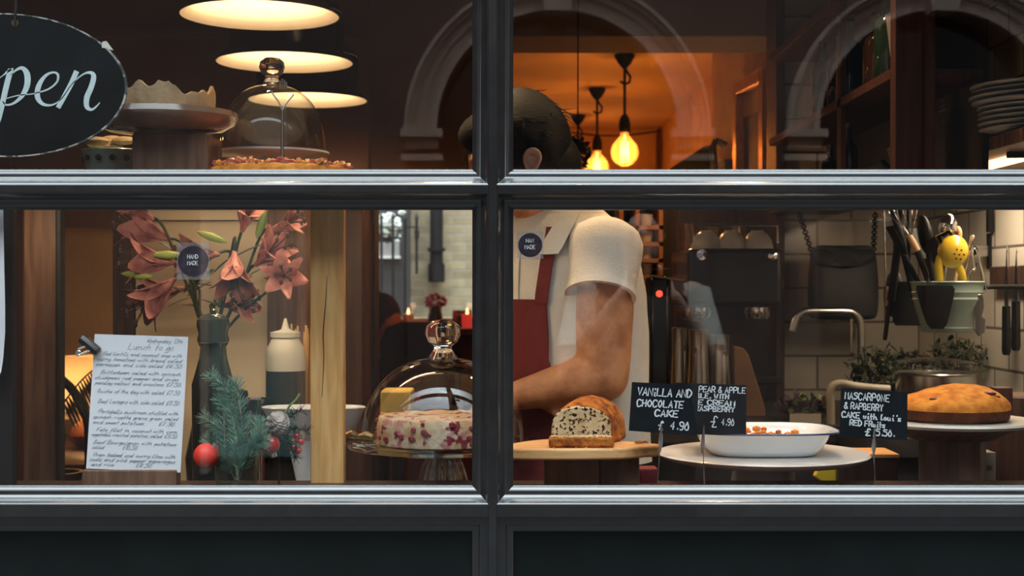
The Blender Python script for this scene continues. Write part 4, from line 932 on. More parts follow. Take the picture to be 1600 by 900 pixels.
# ------------------------------------------------------------------ Christmas sprig in a glass, baubles, cone
gc = Vector((P(369, 0, .08).x, .082, ZK))
t = thing('pine_sprig_glass', 'green pine sprigs standing in a clear glass tumbler', 'plant', gc)
gh = P(0, 690, .08).z-ZK
open_shell([(.001, .001), (.031, .001), (.033, .004), (.036, gh), (.0345, gh), (.031, .006), (.001, .004)], gc, 40).build('tumbler', K['glassgreen'], t)
m_ = MB(); st_ = MB()
sprigs = [((369, 750), (372, 640), (330, 585)), ((366, 750), (362, 690), (318, 650)), ((372, 750), (380, 680), (368, 595)), ((370, 750), (366, 660), (345, 625)), ((372, 750), (400, 690), (405, 660)), ((368, 750), (340, 700), (328, 690)), ((372, 750), (372, 690), (380, 655)), ((366, 752), (352, 700), (350, 600)), ((372, 750), (395, 700), (410, 690))]
for sp_ in sprigs:
    pts = smoothline([tuple(P(u, v, .082+R.uniform(-.012, .02))) for u, v in sp_], 12); st_.tube(pts, .0013, 6)
    for i in range(4, len(pts)-1):
        p = Vector(pts[i]); d = (Vector(pts[i+1])-p).normalized(); s_, u_ = frame_of(d)
        for k in range(12):
            a = R.uniform(0, 6.28); e = p+d*.014+(s_*math.cos(a)+u_*math.sin(a))*R.uniform(.008, .017)
            if e.y < .012: e.y = .012
            m_.tube([p, e], [.0007, .0003], 4, cap=False)
st_.build('twigs', K['cone'], t); m_.build('needles', K['pine'], t)
def bauble(u, v, y, r, mt, label, cap=(.4, 0, 1)):
    c = P(u, v, y); t = thing('christmas_bauble', label, 'bauble', c-Vector((0, 0, r)))
    MB().ball(c, r, 32).build('ball', K[mt], t); d = Vector(cap).normalized()
    MB().lathe([(.001, r-.001), (.006, r-.001), (.006, r+.006), (.001, r+.007)], c, 16, axis=d).build('cap', K['chrome'], t)
bauble(322, 712, .075, .0205, 'red', 'matt red bauble resting left of the pine glass', (.6, 0, .8))
bauble(422, 694, .13, .0165, 'redshiny', 'glossy red bauble hanging right of the pine glass', (.3, 0, -1))
for i, (u, v) in enumerate(((464, 681), (470, 690), (458, 699), (466, 704))):
    bauble(u, v, .20, .0065, 'redshiny', ('topmost', 'rightmost', 'leftmost', 'lowest')[i]+' of four tiny dark red baubles below the pine cone', (0, 0, 1))
# wreath branch carrying cone, baubles and berries
t = thing('pine_cone_branch', 'brown pine cone on a dark fir branch beside the white dish', 'decoration', P(440, 700, .16))
c = P(434, 661, .13); m_ = MB(); ax = Vector((.25, -.75, .55)).normalized(); s_, u_ = frame_of(ax)
for k in range(11):
    f = k/10; rad = .021*math.sin(PI*(.12+.80*f))**.8
    for j in range(8):
        a = 2*PI*j/8+k*.6; o_ = s_*math.cos(a)+u_*math.sin(a); p = c+ax*(f-.5)*.036+o_*rad*.75
        m_.ball(p, .0058, 6, (1, 1, .5), ax.to_track_quat('Z', 'Y').to_matrix())
m_.ball(c, .014, 10); m_.build('cone_scales', K['cone'], t)
m_ = MB()
for (a, b) in (((434, 672), (470, 640)), ((434, 672), (480, 672)), ((440, 672), (462, 715)), ((425, 672), (422, 684))):
    pts = smoothline([tuple(P(*a, .17)), tuple(P((a[0]+b[0])/2, (a[1]+b[1])/2-3, .19)), tuple(P(*b, .2))], 8); m_.tube(pts, .0016, 6)
    for p in pts:
        p = Vector(p)
        for k in range(7): m_.tube([p, p+Vector((R.uniform(-.014, .014), R.uniform(-.01, .01), R.uniform(-.012, .014)))], [.0008, .0003], 4, cap=False)
m_.tube([P(434, 672, .17), P(436, 720, .2), Vector((P(436, 0, .2).x, .2, ZT))], .002, 6)
m_.build('fir_twigs', K['leafdark'], t)
m_ = MB(); m_.tube(smoothline([tuple(P(u, v, .17)) for u, v in ((444, 650), (452, 635), (462, 625), (468, 615))], 4), [.002]*13, 6)
m_.build('bare_stem', K['greenleaf'], t)

# ------------------------------------------------------------------ glass cake dome in the middle
dc = Vector((P(692, 0, .30).x, .30, ZT)); zp = ZC-.275-ZT
t = thing('glass_cake_dome', 'large glass cake dome with round knob on a ribbed glass stand', 'cake dome', dc)
MB().lathe([(.001, zp-.012), (.03, zp-.012), (.15, zp-.010), (.168, zp-.006), (.171, zp), (.167, zp+.003), (.15, zp-.003), (.001, zp-.004)], dc, 80).build('glass_plate', K['glassthin'], t)
m_ = MB()
def rib(a, j): return .045*math.cos(18*a)
m_.lathe([(.001, 0), (.066, 0), (.065, .006), (.056, .05), (.046, .10), (.036, .135), (.031, zp-.028), (.036, zp-.013), (.001, zp-.013)], dc, 108, wob=rib)
m_.lathe([(.001, .01), (.05, .012), (.045, .05), (.036, .10), (.026, .135), (.022, zp-.03), (.001, zp-.02)], dc, 108, wob=rib); m_.build('ribbed_stem', glassmat('ribbed_glass', .22, (.9, .86, .80), .08), t)
dome(t, dc+Vector((0, 0, zp+.001)), .1445, .150, 1.18)
q = P(519, 682, .30); m_ = MB()
m_.tube([P(583, 684, .30), P(572, 682, .30), P(560, 683, .30), P(550, 679, .30), P(538, 683, .30), P(526, 682, .30), P(519, 682, .30)], [.008, .010, .006, .011, .007, .0085, .004], 14)
m_.build('side_handle', K['brass'], t)
t = thing('berry_cake', 'pale cake studded with crimson berries inside the large glass dome', 'cake', dc+Vector((0, 0, zp)))
m_ = MB(); rings = []
for (r, z) in ((.112, 0), (.117, .004), (.118, .030), (.116, .044), (.112, .050), (.08, .053), (.03, .055)):
    rings.append([dc+Vector((r*(1+.012*noise.noise(Vector((3*math.cos(a), 3*math.sin(a), z*40))))*math.cos(a), r*(1+.012*noise.noise(Vector((3*math.cos(a), 3*math.sin(a), z*40))))*math.sin(a), zp-.002+z+(.006*noise.noise(Vector((40*r*math.cos(a), 40*r*math.sin(a), 2))) if z > .04 else 0))) for a in [2*PI*i/72 for i in range(72)]])
m_.loft(rings).build('sponge', K['fruit'], t)
m_ = MB()
for i in range(40):
    a = R.uniform(PI, 2*PI); z = R.uniform(.008, .045); m_.ball(dc+Vector((.1175*math.cos(a), .1175*math.sin(a), zp+z)), R.uniform(.003, .0068), 7, (1, 1, .9))
m_.build('berries', mat('crimson_berry', (.22, .012, .03), .3, kind='noise', col2=(.40, .05, .08), scale=60), t)
t = thing('yellow_sponge', 'yellow sponge slab seen through the glass dome behind the berry cake', 'cake', P(618, 640, .60))
MB().box((P(594, 0, .6).x, .60, ZT+.145), (P(642, 0, .6).x, .70, P(0, 611, .6).z)).build('sponge', mat('yellow_sponge', (.45, .32, .08), .9, kind='noise', col2=(.55, .40, .14), scale=30), t, bevel=.004)
tag(MB().lathe([(.001, 0), (.05, 0), (.05, .006), (.012, .012), (.012, .125), (.08, .137), (.082, .144), (.001, .144)], (P(618, 0, .6).x, .65, ZT), 40).build('cake_pedestal', K['blackmat']), 'dark pedestal plate holding the yellow sponge behind the glass dome', 'stand')

# ------------------------------------------------------------------ loaf on a wooden board
BT = ZC-.260
t = thing('serving_board', 'pale wooden serving board with rounded end under the chocolate loaf', 'board', (.11, .15, BT-.019))
ol = smoothline([(-.012, .085), (-.012, .13), (.02, .19), (.06, .225), (.12, .235), (.175, .225), (.20, .19), (.225, .165), (.245, .15), (.240, .125), (.222, .118), (.20, .100), (.17, .084), (.10, .076), (.03, .076), (-.012, .085)], 4)[:-1]
MB().prism([(a, b, BT-.019) for a, b in ol], (0, 0, .019)).build('board_body', K['board'], t, bevel=.004, seg=3, angle=.9)
MB().tube([(.205, .15, BT+.003), (.219, .142, BT+.004), (.226, .150, BT+.003), (.218, .158, BT+.003), (.208, .154, BT+.003)], .0022, 8).build('leather_loop', K['kraft'], t)
for (u0, u1, y0, mt, lb) in ((852, 938, .11, 'walnut', 'brown grained wooden block under the left of the serving board'), (938.5, 1000, .125, 'darkwood', 'darker wooden block under the right of the serving board')):
    tag(MB().box((P(u0, 0, y0).x, .137, ZT), (P(u1, 0, y0).x, .21, BT-.0195)).build('wooden_block', K[{'walnut': 'blockwood', 'darkwood': 'walnut'}[mt]], smooth=False, bevel=.002), lb, 'block')
tag(MB().box((P(1001, 0, .2).x, .215, ZT), (P(1030, 0, .2).x, .26, ZC-.31)).build('maroon_stand_in', K['apron'], smooth=False, bevel=.003), 'maroon box standing in for the apron behind the right end of the serving board', 'tin')  # box added in place of the apron cloth
t = thing('chocolate_chip_loaf', 'cut vanilla loaf with chocolate chips and orange-brown domed crust', 'cake', P(915, 690, .17))
prof = [(864, 688), (861, 668), (863, 650), (868, 641), (874, 634), (886, 629), (905, 627), (925, 630), (942, 637), (952, 647), (956, 660), (956, 688)]
y0 = .135; base = [P(u, v, y0) for u, v in prof]; zb = BT
rings = []
for k in range(9):
    f = k/8; off = Vector((.036*f, .088*f, 0)); ring_ = []
    cx_ = sum(p.x for p in base)/len(base)
    for p in base:
        hf = max((p.z-base[0].z)/.065, 0)
        zz_ = (p.z-base[0].z)*(1+hf*.20*math.sin(PI*min(f*.75, 1)))*(1-.30*max(0, f-.75)/.25*hf)
        wx_ = (p.x-cx_)*(1+.03*math.sin(PI*f*.8)-.10*hf*min(f*2, 1))*(1-.10*max(0, f-.8)/.2)
        ring_.append(Vector((cx_+wx_, y0, zb+zz_+.0005))+off+Vector((0, .010*(p.x-cx_)/.05, 0)))
    rings.append(ring_)
m_ = MB(); m_.loft(rings, cap=False); n = len(base)
m_.f.append([(8*n+i) for i in range(n)]); m_.m.append(0)
m_.build('crust', K['loafcrust'], t, bevel=.006, seg=3, angle=1.2)
m_ = MB()
fr = []
for sc__, dy in ((.955, -.0035), (1.0, .001)):
    fr.append([Vector((rings[0][i].x*sc__+cx_*(1-sc__), rings[0][i].y+dy, zb+.001+(rings[0][i].z-zb-.001)*sc__)) for i in range(n)])
m_.loft(fr); m_.build('cut_face', K['chips'], t, smooth=False)
t = thing('loaf_slice', 'slice of the loaf lying flat in front of the cut face', 'cake slice', P(908, 700, .10))
pts = [P(u, 700, .09) for u in (858, 860, 870, 905, 940, 958, 960)]
outl = [(P(857, 0, .095).x, .088), (P(958, 0, .095).x, .088), (P(960, 0, .095).x, .096), (P(957, 0, .095).x, .120), (P(950, 0, .095).x, .128), (P(870, 0, .095).x, .128), (P(858, 0, .095).x, .118)]
m_ = MB(); m_.prism([(a, b, BT+.0005) for a, b in outl], (0, 0, .0165)); m_.build('slice_crust', K['loafcrust'], t, bevel=.004, seg=3, angle=1)
m_ = MB(); m_.prism([(P(908, 0, .1).x+(a-P(908, 0, .1).x)*.94, .108+(b-.108)*.85, BT+.0168) for a, b in outl], (0, 0, .001)); m_.build('crumb', K['chips'], t, smooth=False)
for (u, v) in ((966, 692), (845, 696), (972, 697)):
    pass
m_ = MB()
for i in range(26): a = P(R.uniform(835, 985), 694, .10); m_.ball((a.x, R.uniform(.084, .13) if R.random() < .4 else .083, BT+.001), R.uniform(.0006, .0016), 5)
o = m_.build('loaf_crumbs', K['crust']); tag(o, 'scattered cake crumbs around the cut loaf', 'crumbs'); o['kind'] = 'stuff'

# ------------------------------------------------------------------ enamel dish on marble stand
sc0 = Vector((P(1192, 0, .30).x, .30, ZT)); zt = ZC-.291-ZT
t = thing('marble_cake_stand', 'round veined stone cake stand under the white enamel dish', 'stand', sc0)
MB().lathe([(.001, zt-.02), (.10, zt-.018), (.165, zt-.014), (.182, zt-.008), (.187, zt-.003), (.184, zt), (.16, zt-.002), (.001, zt-.002)], sc0, 80).build('plate', K['marble'], t)
MB().lathe([(.001, 0), (.105, 0), (.104, .004), (.082, .03), (.062, .07), (.052, zt-.0195), (.001, zt-.0195)], sc0, 56).build('foot', K['cream'], t)
def sup(a, hx, hy, e=3.4):
    c, s = math.cos(a), math.sin(a); r = (abs(c)**e+abs(s)**e)**(-1/e); return hx*r*c, hy*r*s
dz = ZC-.2925; dcx, dcy = P(1191, 0, .29).x, .30
t = thing('enamel_dish', 'white enamel baking dish with navy rim and crumble remains', 'dish', (dcx, dcy, dz))
prof = [(.086, .070, 0), (.092, .076, .002), (.102, .086, .012), (.112, .096, .030), (.115, .099, .0405), (.130, .113, .0425), (.130, .113, .044), (.115, .099, .0435), (.109, .093, .032), (.098, .082, .012), (.090, .074, .006), (.06, .05, .005)]
rings = [[Vector((dcx+sup(2*PI*i/80, hx, hy)[0], dcy+sup(2*PI*i/80, hx, hy)[1], dz+z)) for i in range(80)] for hx, hy, z in prof]
MB().loft(rings).build('dish_body', K['white'], t, angle=1.1)
rings = [[Vector((dcx+sup(2*PI*i/80, hx, hy)[0], dcy+sup(2*PI*i/80, hx, hy)[1], dz+z)) for i in range(80)] for hx, hy, z in ((.129, .112, .0418), (.1318, .1148, .0418), (.1322, .1152, .0434), (.1312, .1142, .0448), (.129, .112, .0445), (.129, .112, .0418))]
MB().loft(rings, cap=False).build('navy_edge', K['navy'], t)
m_ = MB()
for i in range(170):
    a = R.uniform(0, 6.28); r = math.sqrt(R.random()); x, y = sup(a, .080*r, .064*r); h = .026 if y > .015 else .006
    m_.ball((dcx+x, dcy+y, dz+R.uniform(.012, h+.012)), R.uniform(.004, .009), 6, (1, 1, .7))
m_.build('crumble', K['caketop'], t)

# ------------------------------------------------------------------ right-hand cake
kc = Vector((P(1487, 0, .32).x, .32, ZT)); zr = ZC-.236-ZT
t = thing('wooden_block', 'large dark brown squared block under the golden cake board', 'block', kc+Vector((.0, 0, 0)))
MB().box((kc.x-.05, kc.y-.05, ZT), (kc.x+.055, kc.y+.055, ZT+zr-.033), rot=Matrix.Rotation(math.radians(-24), 3, 'Z')).build('block_body', K['walnut'], t, smooth=False, bevel=.002)
t = thing('cake_board', 'round cream-topped dark stand carrying the golden cake', 'stand', kc+Vector((0, 0, zr-.033)))
MB().lathe([(.001, 0), (.075, 0), (.082, .006), (.110, .018), (.138, .025), (.142, .026)], kc+Vector((0, 0, zr-.0325)), 72).build('underside', K['walnut'], t)
MB().lathe([(.142, -.007), (.146, -.002), (.144, .002), (.130, .0), (.001, .0)], kc+Vector((0, 0, zr)), 72).build('rim_plate', K['cream'], t)
t = thing('golden_cake', 'golden domed raspberry cake with dark brown side at the right', 'cake', kc+Vector((-.004, 0, zr+.001)))
def hgt(a, r):  # height of dome
    x = r*math.cos(a); return .032+.030*(1-(r/.101)**2.2)*(1+.45*x/.1)+.002*noise.noise(Vector((x*50, r*math.sin(a)*50, 0)))
rings = [[kc+Vector((r*math.cos(a), r*math.sin(a), zr+.003+z)) for a in [2*PI*i/72 for i in range(72)]] for r, z in ((.090, 0), (.098, .001), (.100, .010), (.1005, .022))]
MB().loft(rings, cap=True).build('side_crust', K['cakeside'], t)
rings = [[kc+Vector((r*math.cos(a), r*math.sin(a), zr+.001+(z if z is not None else hgt(a, r)))) for a in [2*PI*i/72 for i in range(72)]] for r, z in ((.1003, .020), (.1012, .024), (.0995, .031), (.092, None), (.08, None), (.065, None), (.05, None), (.035, None), (.02, None), (.006, None))]
MB().loft(rings).build('golden_top', K['caketop'], t)
m_ = MB()
for (dx, dy, r) in ((.048, -.052, .009), (.056, -.047, .006), (.062, -.054, .005), (-.05, -.06, .006)):
    rr_ = math.hypot(dx, dy); m_.ball(kc+Vector((dx, dy, zr+.001+hgt(math.atan2(dy, dx), rr_)-.001)), r, 10, (1.4, 1, .45))
m_.build('raspberry', mat('baked_raspberry', (.10, .015, .01), .5, kind='noise', col2=(.2, .03, .02), scale=80), t)
# cartons and odds behind
t = thing('cream_carton', 'dark box with a cream top behind the pudding price card', 'box', P(1356, 757, .50))
y = .485; MB().box((P(1309, 0, y).x, y, ZT), (P(1404, 0, y).x, y+.10, P(0, 716, y).z)).build('box_body', K['darkwood'], t, smooth=False, bevel=.002)
MB().box((P(1306, 0, y).x, y-.004, P(0, 715.5, y).z), (P(1405, 0, y).x, y+.104, P(0, 709, y).z)).build('box_top', K['board'], t, smooth=False, bevel=.002)
t = thing('lettered_carton', 'small pale carton with dark letters beside the big brown block', 'carton', P(1548, 757, .46))
y = .46; MB().box((P(1527, 0, y).x, y, ZT), (P(1556, 0, y).x, y+.06, P(0, 707, y).z)).build('carton_body', K['carton'], t, smooth=False, bevel=.001)
m_ = MB(); write(m_, "OR", 0, 0, .0085, P(1541, 735, y)+Vector((0, -.0003, 0)), Vector((1, 0, 0)), Vector((0, 0, 1)), .0011, shear=0, jit=0); write(m_, "1", 0, 0, .009, P(1546, 757, y)+Vector((0, -.0003, 0)), Vector((1, 0, 0)), Vector((0, 0, 1)), .0013, shear=0, jit=0)
m_.build('lettering', K['darkwood'], t)
t = tag(MB().box((P(1556.5, 0, .50).x, .50, ZT), (P(1583, 0, .50).x, .54, P(0, 606, .5).z)).build('brown_canister', K['redwood'], smooth=False, bevel=.002), 'reddish brown upright box at the right behind the golden cake', 'box')
t = tag(MB().lathe([(.001, 0), (.065, 0), (.068, .005), (.068, P(0, 616, .66).z-ZT-.004), (.064, P(0, 616, .66).z-ZT), (.001, P(0, 616, .66).z-ZT)], (P(1606, 0, .66).x, .66, ZT), 40).build('wooden_drum', K['walnut']), 'round brown wooden drum at the right edge behind the golden cake', 'drum')
t = tag(MB().prism([P(1272, 745, .5), P(1311, 771, .5), P(1311, 712, .5), P(1290, 712, .5)], (0, .02, 0)).build('yellow_cloth', K['yellow'], smooth=False, bevel=.003), 'bright yellow cloth corner right of the marble stand foot', 'cloth')

# ------------------------------------------------------------------ price cards on wires
def card(name_lines, quad, y, label, wire, h_, anchor, shear=.06, w_=.0021):
    t = thing('price_card', label, 'price card', Vector((P(wire[0][0], 0, y).x, y, ZK)), 'chalkboard price cards')
    TL, TR, BR, BL = [P(u, v, y) for u, v in quad]
    MB().prism([BL, BR, TR, TL], (0, .0012, 0)).build('chalkboard', K['slate'], t, smooth=False)
    ex = (TR-TL).normalized(); ey = (TL-BL).normalized(); W = (TR-TL).length; m_ = MB(); rr = random.Random(hash(label) % 1 + 5)
    sc = S(y)
    for (tx, u, v, hh, uw) in name_lines:      # u, v of baseline-left, height px, width px
        tw = text_width(tx, hh*sc, 1.6); k = uw*sc/tw
        write(m_, tx, 0, 0, hh*sc, P(u, v, y)+Vector((0, -.0002, 0)), ex*k, ey, w_, shear=shear, jit=.03, rnd=rr, k=3, sp=1.6)

    m_.build('chalk_lettering', K['chalk'], t)
    (u0, v0), (u1, v1) = wire; yy = y-.0035
    MB().tube([P(u0, v0, yy), P((u0+u1)/2, (v0+v1)/2, yy), Vector((P(u1, 0, yy).x, yy+.002, ZK))], .0009, 6).lathe([(.001, 0), (.009, 0), (.009, .0015), (.001, .002)], (P(u1, 0, yy).x, yy+.002, ZK), 16).build('wire', K['steel'], t)
    MB().tube([P(u0-.5, v0+18, yy), P(u0, v0+6, yy), P(u0+1, v0-14, yy), P(u0+2, v0-26, yy)], [.0012, .0038, .0024, .0008], 8).build('clip', K['steel'], t)
    return t
card([("VANiLLA AND", 996, 617, 11.5, 86), ("CHOCOLATE", 995, 634.5, 10.5, 74), ("CAKE", 1023, 650, 10, 38), ("£", 1028, 671, 13, 10), ("4.90", 1047, 670.5, 12, 31)],
     [(987.5, 597), (1091.5, 602), (1088.6, 681), (982.5, 673)], .075, 'chalkboard price card for vanilla and chocolate cake', [(1032, 688), (1027, 765)], 0, 0)
card([("WARM PEAR & APPLE", 1062, 611, 8.6, 104), ("CRUMBLE, WITH", 1062, 620.5, 7, 78), ("& ICE CREAM", 1062, 631, 7.6, 88), ("RASPBERRY", 1086, 641.5, 7.6, 63), ("£", 1110, 667, 17, 13), ("4.90", 1127, 664, 10, 21)],
     [(1056, 598), (1166.6, 602), (1165.8, 679), (1054, 679)], .100, 'chalkboard price card for pear and apple, half behind the vanilla card', [(1098, 690), (1101, 768)], 0, 0, w_=.0017)
card([("MASCARPONE", 1320, 623, 10.5, 71), ("& RAPBERRY", 1319, 638, 9.5, 62), ("CAKE with loui's", 1315, 651.5, 8.6, 94), ("RED FRuits", 1328, 664, 8.2, 56), ("£", 1351, 680, 11, 11), ("5.50.", 1369, 680, 9.5, 30)],
     [(1314, 605.6), (1418, 613), (1417.6, 688), (1312.4, 683)], .075, 'chalkboard price card for mascarpone cake, in front of the golden cake', [(1365, 694), (1368, 768)], 0, 0, w_=.0019)

# stickers on the panes (round labels on clear film)
def sticker(u0, u1, v0, v1, label, lines):
    y = .0035; t = thing('round_sticker', label, 'sticker', P((u0+u1)/2, v1, y))
    bx((P(u0, 0, y).x, y-.0006, P(0, v1, y).z), (P(u1, 0, y).x, y, P(0, v0, y).z)).build('film', K['stickerclear'], t, smooth=False)
    c = P((u0+u1)/2, (v0+v1)/2, y); r = (u1-u0)/2*.92*S(y)
    MB().lathe([(.0001, 0), (r, 0), (r, .0004), (.0001, .0004)], c+Vector((0, -.0008, 0)), 48, axis=(0, -1, 0)).build('round_label', K['sticker'], t, smooth=False)
    m_ = MB()
    for i, tx in enumerate(lines):
        h = .006; tw = text_width(tx, h); write(m_, tx, 0, 0, h, c+Vector((-tw/2, -.0014, .004-i*.010)), Vector((1, 0, 0)), Vector((0, 0, 1)), .0008, shear=0, jit=0)
    m_.build('lettering', K['chalk'], t)
sticker(276, 328, 379, 437, 'round dark label on clear square film, in front of the lilies', ["HAND", "MADE"])
sticker(808, 849, 362, 404, 'round dark label stuck on the pane beside the mullion, over the collar', ["HAN", "MADE"])

# ------------------------------------------------------------------ back bar behind the barista
cab = tag(MB().box((-.055, 2.30, 0), (.92, 2.415, ZC+.29)).build('back_cabinet', K['darkwood'], smooth=False, bevel=.004), 'tall dark cabinet closing the view behind the barista', 'cabinet')
t = thing('bottle_rack', 'wooden pigeonhole rack glowing orange right of the barista', 'rack', (P(1000, 0, 2.05).x, 2.05, 0))
y0, y1 = 2.02, 2.22; xa, xb = P(968, 0, y0).x, P(1036, 0, y0).x
rackm = mat('rack_wood', (.42, .17, .05), .6, kind='wood', col2=(.58, .25, .08), scale=12, stretch=(1, 6, 6))
MB().box((xa, y1, 0), (xb, y1+.02, ZC+.28)).build('back_panel', K['darkwood'], t, smooth=False)
for x in (xa, P(993, 0, y0).x, xb-.012): bx((x, y0, 0), (x+.012, y1, ZC+.28)).build('upright', rackm, t, smooth=False)
for k in range(6):
    z = P(0, 352+26*k, y0).z; bx((xa, y0, z-.012), (xb, y1, z)).build('shelf_board', rackm, t, smooth=False)
for k in range(5):
    for u, mm in ((1009, 'cream'), (1024, 'cream')):
        z = P(0, 352+26*k, y0).z; cc = (P(u, 0, 2.08).x, 2.08, z+.0005)
        if u == 1009: tag(MB().lathe([(.001, 0), (.017, 0), (.022, .035), (.020, .035), (.015, .004), (.001, .004)], cc, 20).build('espresso_cup', K['cream']), ['top', 'second', 'third', 'fourth', 'lowest'][k]+' small cup standing in the orange pigeonhole rack', 'cup', 'cups in the pigeonhole rack')
lamp('rack_light', 'POINT', (P(1030, 0, 1.9).x+.05, 1.80, ZC+.27), 1.0, (1, .48, .16), .02)

# coffee machine
t = thing('coffee_machine', 'large black espresso machine with cups stored on top', 'coffee machine', P(1148, 590, 1.5))
y = 1.5; XX = lambda u: P(u, 0, y).x; ZZ = lambda v: P(0, v, y).z
KZ = ZC-.33
MB().box((XX(1074), y, ZZ(478)), (XX(1222), y+.38, ZZ(388))).build('upper_body', K['black'], t, smooth=False, bevel=.012, seg=3)
MB().box((XX(1078), y+.16, ZZ(592)), (XX(1220), y+.37, ZZ(478))).build('back_panel', K['black'], t, smooth=False, bevel=.004)
MB().box((XX(1052), y-.02, ZZ(600)), (XX(1222), y+.37, ZZ(588))).build('base', K['black'], t, smooth=False, bevel=.004)
MB().box((XX(1052), y-.03, ZZ(588)), (XX(1146), y+.15, ZZ(583))).build('drip_tray', K['steel'], t, smooth=False, bevel=.001)
MB().box((XX(1080), y-.006, ZZ(434)), (XX(1216), y, ZZ(428))).build('trim_strip', K['steel'], t, smooth=False) if False else None
MB().tube([(XX(1084), y+.01, ZZ(380)), (XX(1084), y+.01, ZZ(352)), (XX(1216), y+.01, ZZ(352)), (XX(1216), y+.01, ZZ(380))], .004, 8).build('cup_rail', K['steel'], t)
for u in (1098, 1190):
    MB().lathe([(.001, 0), (.032, 0), (.036, .01), (.036, .03), (.001, .035)], (XX(u), y+.08, ZZ(478)-.035), 24).build('group_head', K['chrome'], t)
m_ = MB(); m_.tube([(XX(1062), y-.03, ZZ(497)), (XX(1096), y-.03, ZZ(500)), (XX(1104), y-.02, ZZ(494)), (XX(1105), y+.02, ZZ(470))], .004, 8); m_.build('steam_wand', K['chrome'], t)
MB().lathe([(.001, 0), (.014, 0), (.014, .012), (.001, .014)], (XX(1096), y-.001, ZZ(398)), 20, axis=(0, -1, 0)).build('pressure_gauge', K['chrome'], t)
MB().lathe([(.001, 0), (.012, 0), (.012, .03), (.001, .034)], (XX(1204), y-.001, ZZ(400)), 20, axis=(0, -1, 0)).build('steam_knob', K['chrome'], t)
for i, (u, dy, lb) in enumerate(((1112, .10, 'leftmost'), (1152, .10, 'middle'), (1194, .10, 'rightmost'))):
    o = MB().lathe([(.041, 0), (.042, .004), (.038, .024), (.026, .042), (.018, .046), (.018, .050), (.001, .050)], (XX(u), y+dy, ZZ(388)+.0005), 32).build('stacked_cup', K['cream']); tag(o, lb+' upturned cream cup on top of the coffee machine', 'cup', 'cups on the coffee machine')
for (u, dy, lb) in ((1092, .25, 'left'), (1132, .25, 'middle'), (1172, .25, 'right')):
    tag(MB().lathe([(.001, 0), (.028, 0), (.031, .075), (.029, .075), (.026, .004), (.001, .004)], (XX(u), y+dy, ZZ(388)+.0005), 24).build('glass_tumbler', K['amber']), lb+' amber glass tumbler at the back of the coffee machine top', 'glass', 'tumblers on the coffee machine')
t = thing('coffee_grinder', 'black grinder with a small red light left of the coffee machine', 'grinder', (P(1030, 0, 1.42).x, 1.42, KZ))
MB().box((P(1016, 0, 1.42).x, 1.42, KZ), (P(1046, 0, 1.42).x, 1.55, P(0, 432, 1.42).z)).build('grinder_body', K['black'], t, bevel=.008)
MB().box((P(1016, 0, 1.42).x, 1.40, P(0, 436, 1.42).z), (P(1068, 0, 1.42).x, 1.44, P(0, 433, 1.42).z), rot=Matrix.Rotation(.14, 3, 'Y')).build('hopper_edge', K['brass'], t)
MB().lathe([(.001, 0), (.0085, 0), (.0085, .004), (.001, .005)], P(1030, 459, 1.42)+Vector((0, -.001, 0)), 16, axis=(0, -1, 0)).build('indicator', K['red_light'], t)
def jug(u, y, r, v0, label, hs=1):
    c = Vector((P(u, 0, y).x, y, KZ)); h = P(0, v0, y).z-KZ
    t = thing('steel_jug', label, 'jug', c, 'steel milk jugs')
    MB().lathe([(.001, 0), (r*1.02, 0), (r*1.06, .004), (r*1.05, h*.35), (r*.90, h*.75), (r*.94, h-.002), (r*.97, h), (r*.92, h), (r*.86, h*.74), (.001, .006)], c, 40).build('jug_body', K['steel'], t)
    MB().tube([c+Vector((-hs*r*.35, -r*.86, h*.8)), c+Vector((-hs*r*.5, -r*1.5, h*.75)), c+Vector((-hs*r*.5, -r*1.55, h*.35)), c+Vector((-hs*r*.35, -r*.98, h*.22))], .0035, 8).build('handle', K['steel'], t)
jug(1091, 1.30, .026, 515, 'steel milk jug with handle in front of the coffee machine'); jug(1124, 1.36, .027, 523, 'shorter steel milk jug right of the other jugs', -1)
jug(1061, 1.36, .021, 512, 'darker steel jug nearest the barista', -1)
t = tag(MB().prism([P(1146, 592, 1.40), P(1196, 592, 1.40), P(1196, 580, 1.40), P(1188, 552, 1.40), P(1176, 515, 1.40), P(1170, 495, 1.40), P(1162, 484, 1.40), P(1146, 481, 1.40)], (0, .05, 0)).build('kraft_bag', K['kraft'], bevel=.004, smooth=False), 'tall brown wedge-shaped paper bag right of the steel jugs', 'bag')
t.location.z = KZ
# kitchen counter
struct(MB().box((.26, 1.16, KZ-.04), (.78, 1.92, KZ)).box((.30, 1.20, 0), (.78, 1.90, KZ-.04)).box((.78, .88, KZ-.04), (1.195, 1.945, KZ)).box((.82, .92, 0), (1.195, 1.94, KZ-.04)).build('trim_16', K['counter'], smooth=False))

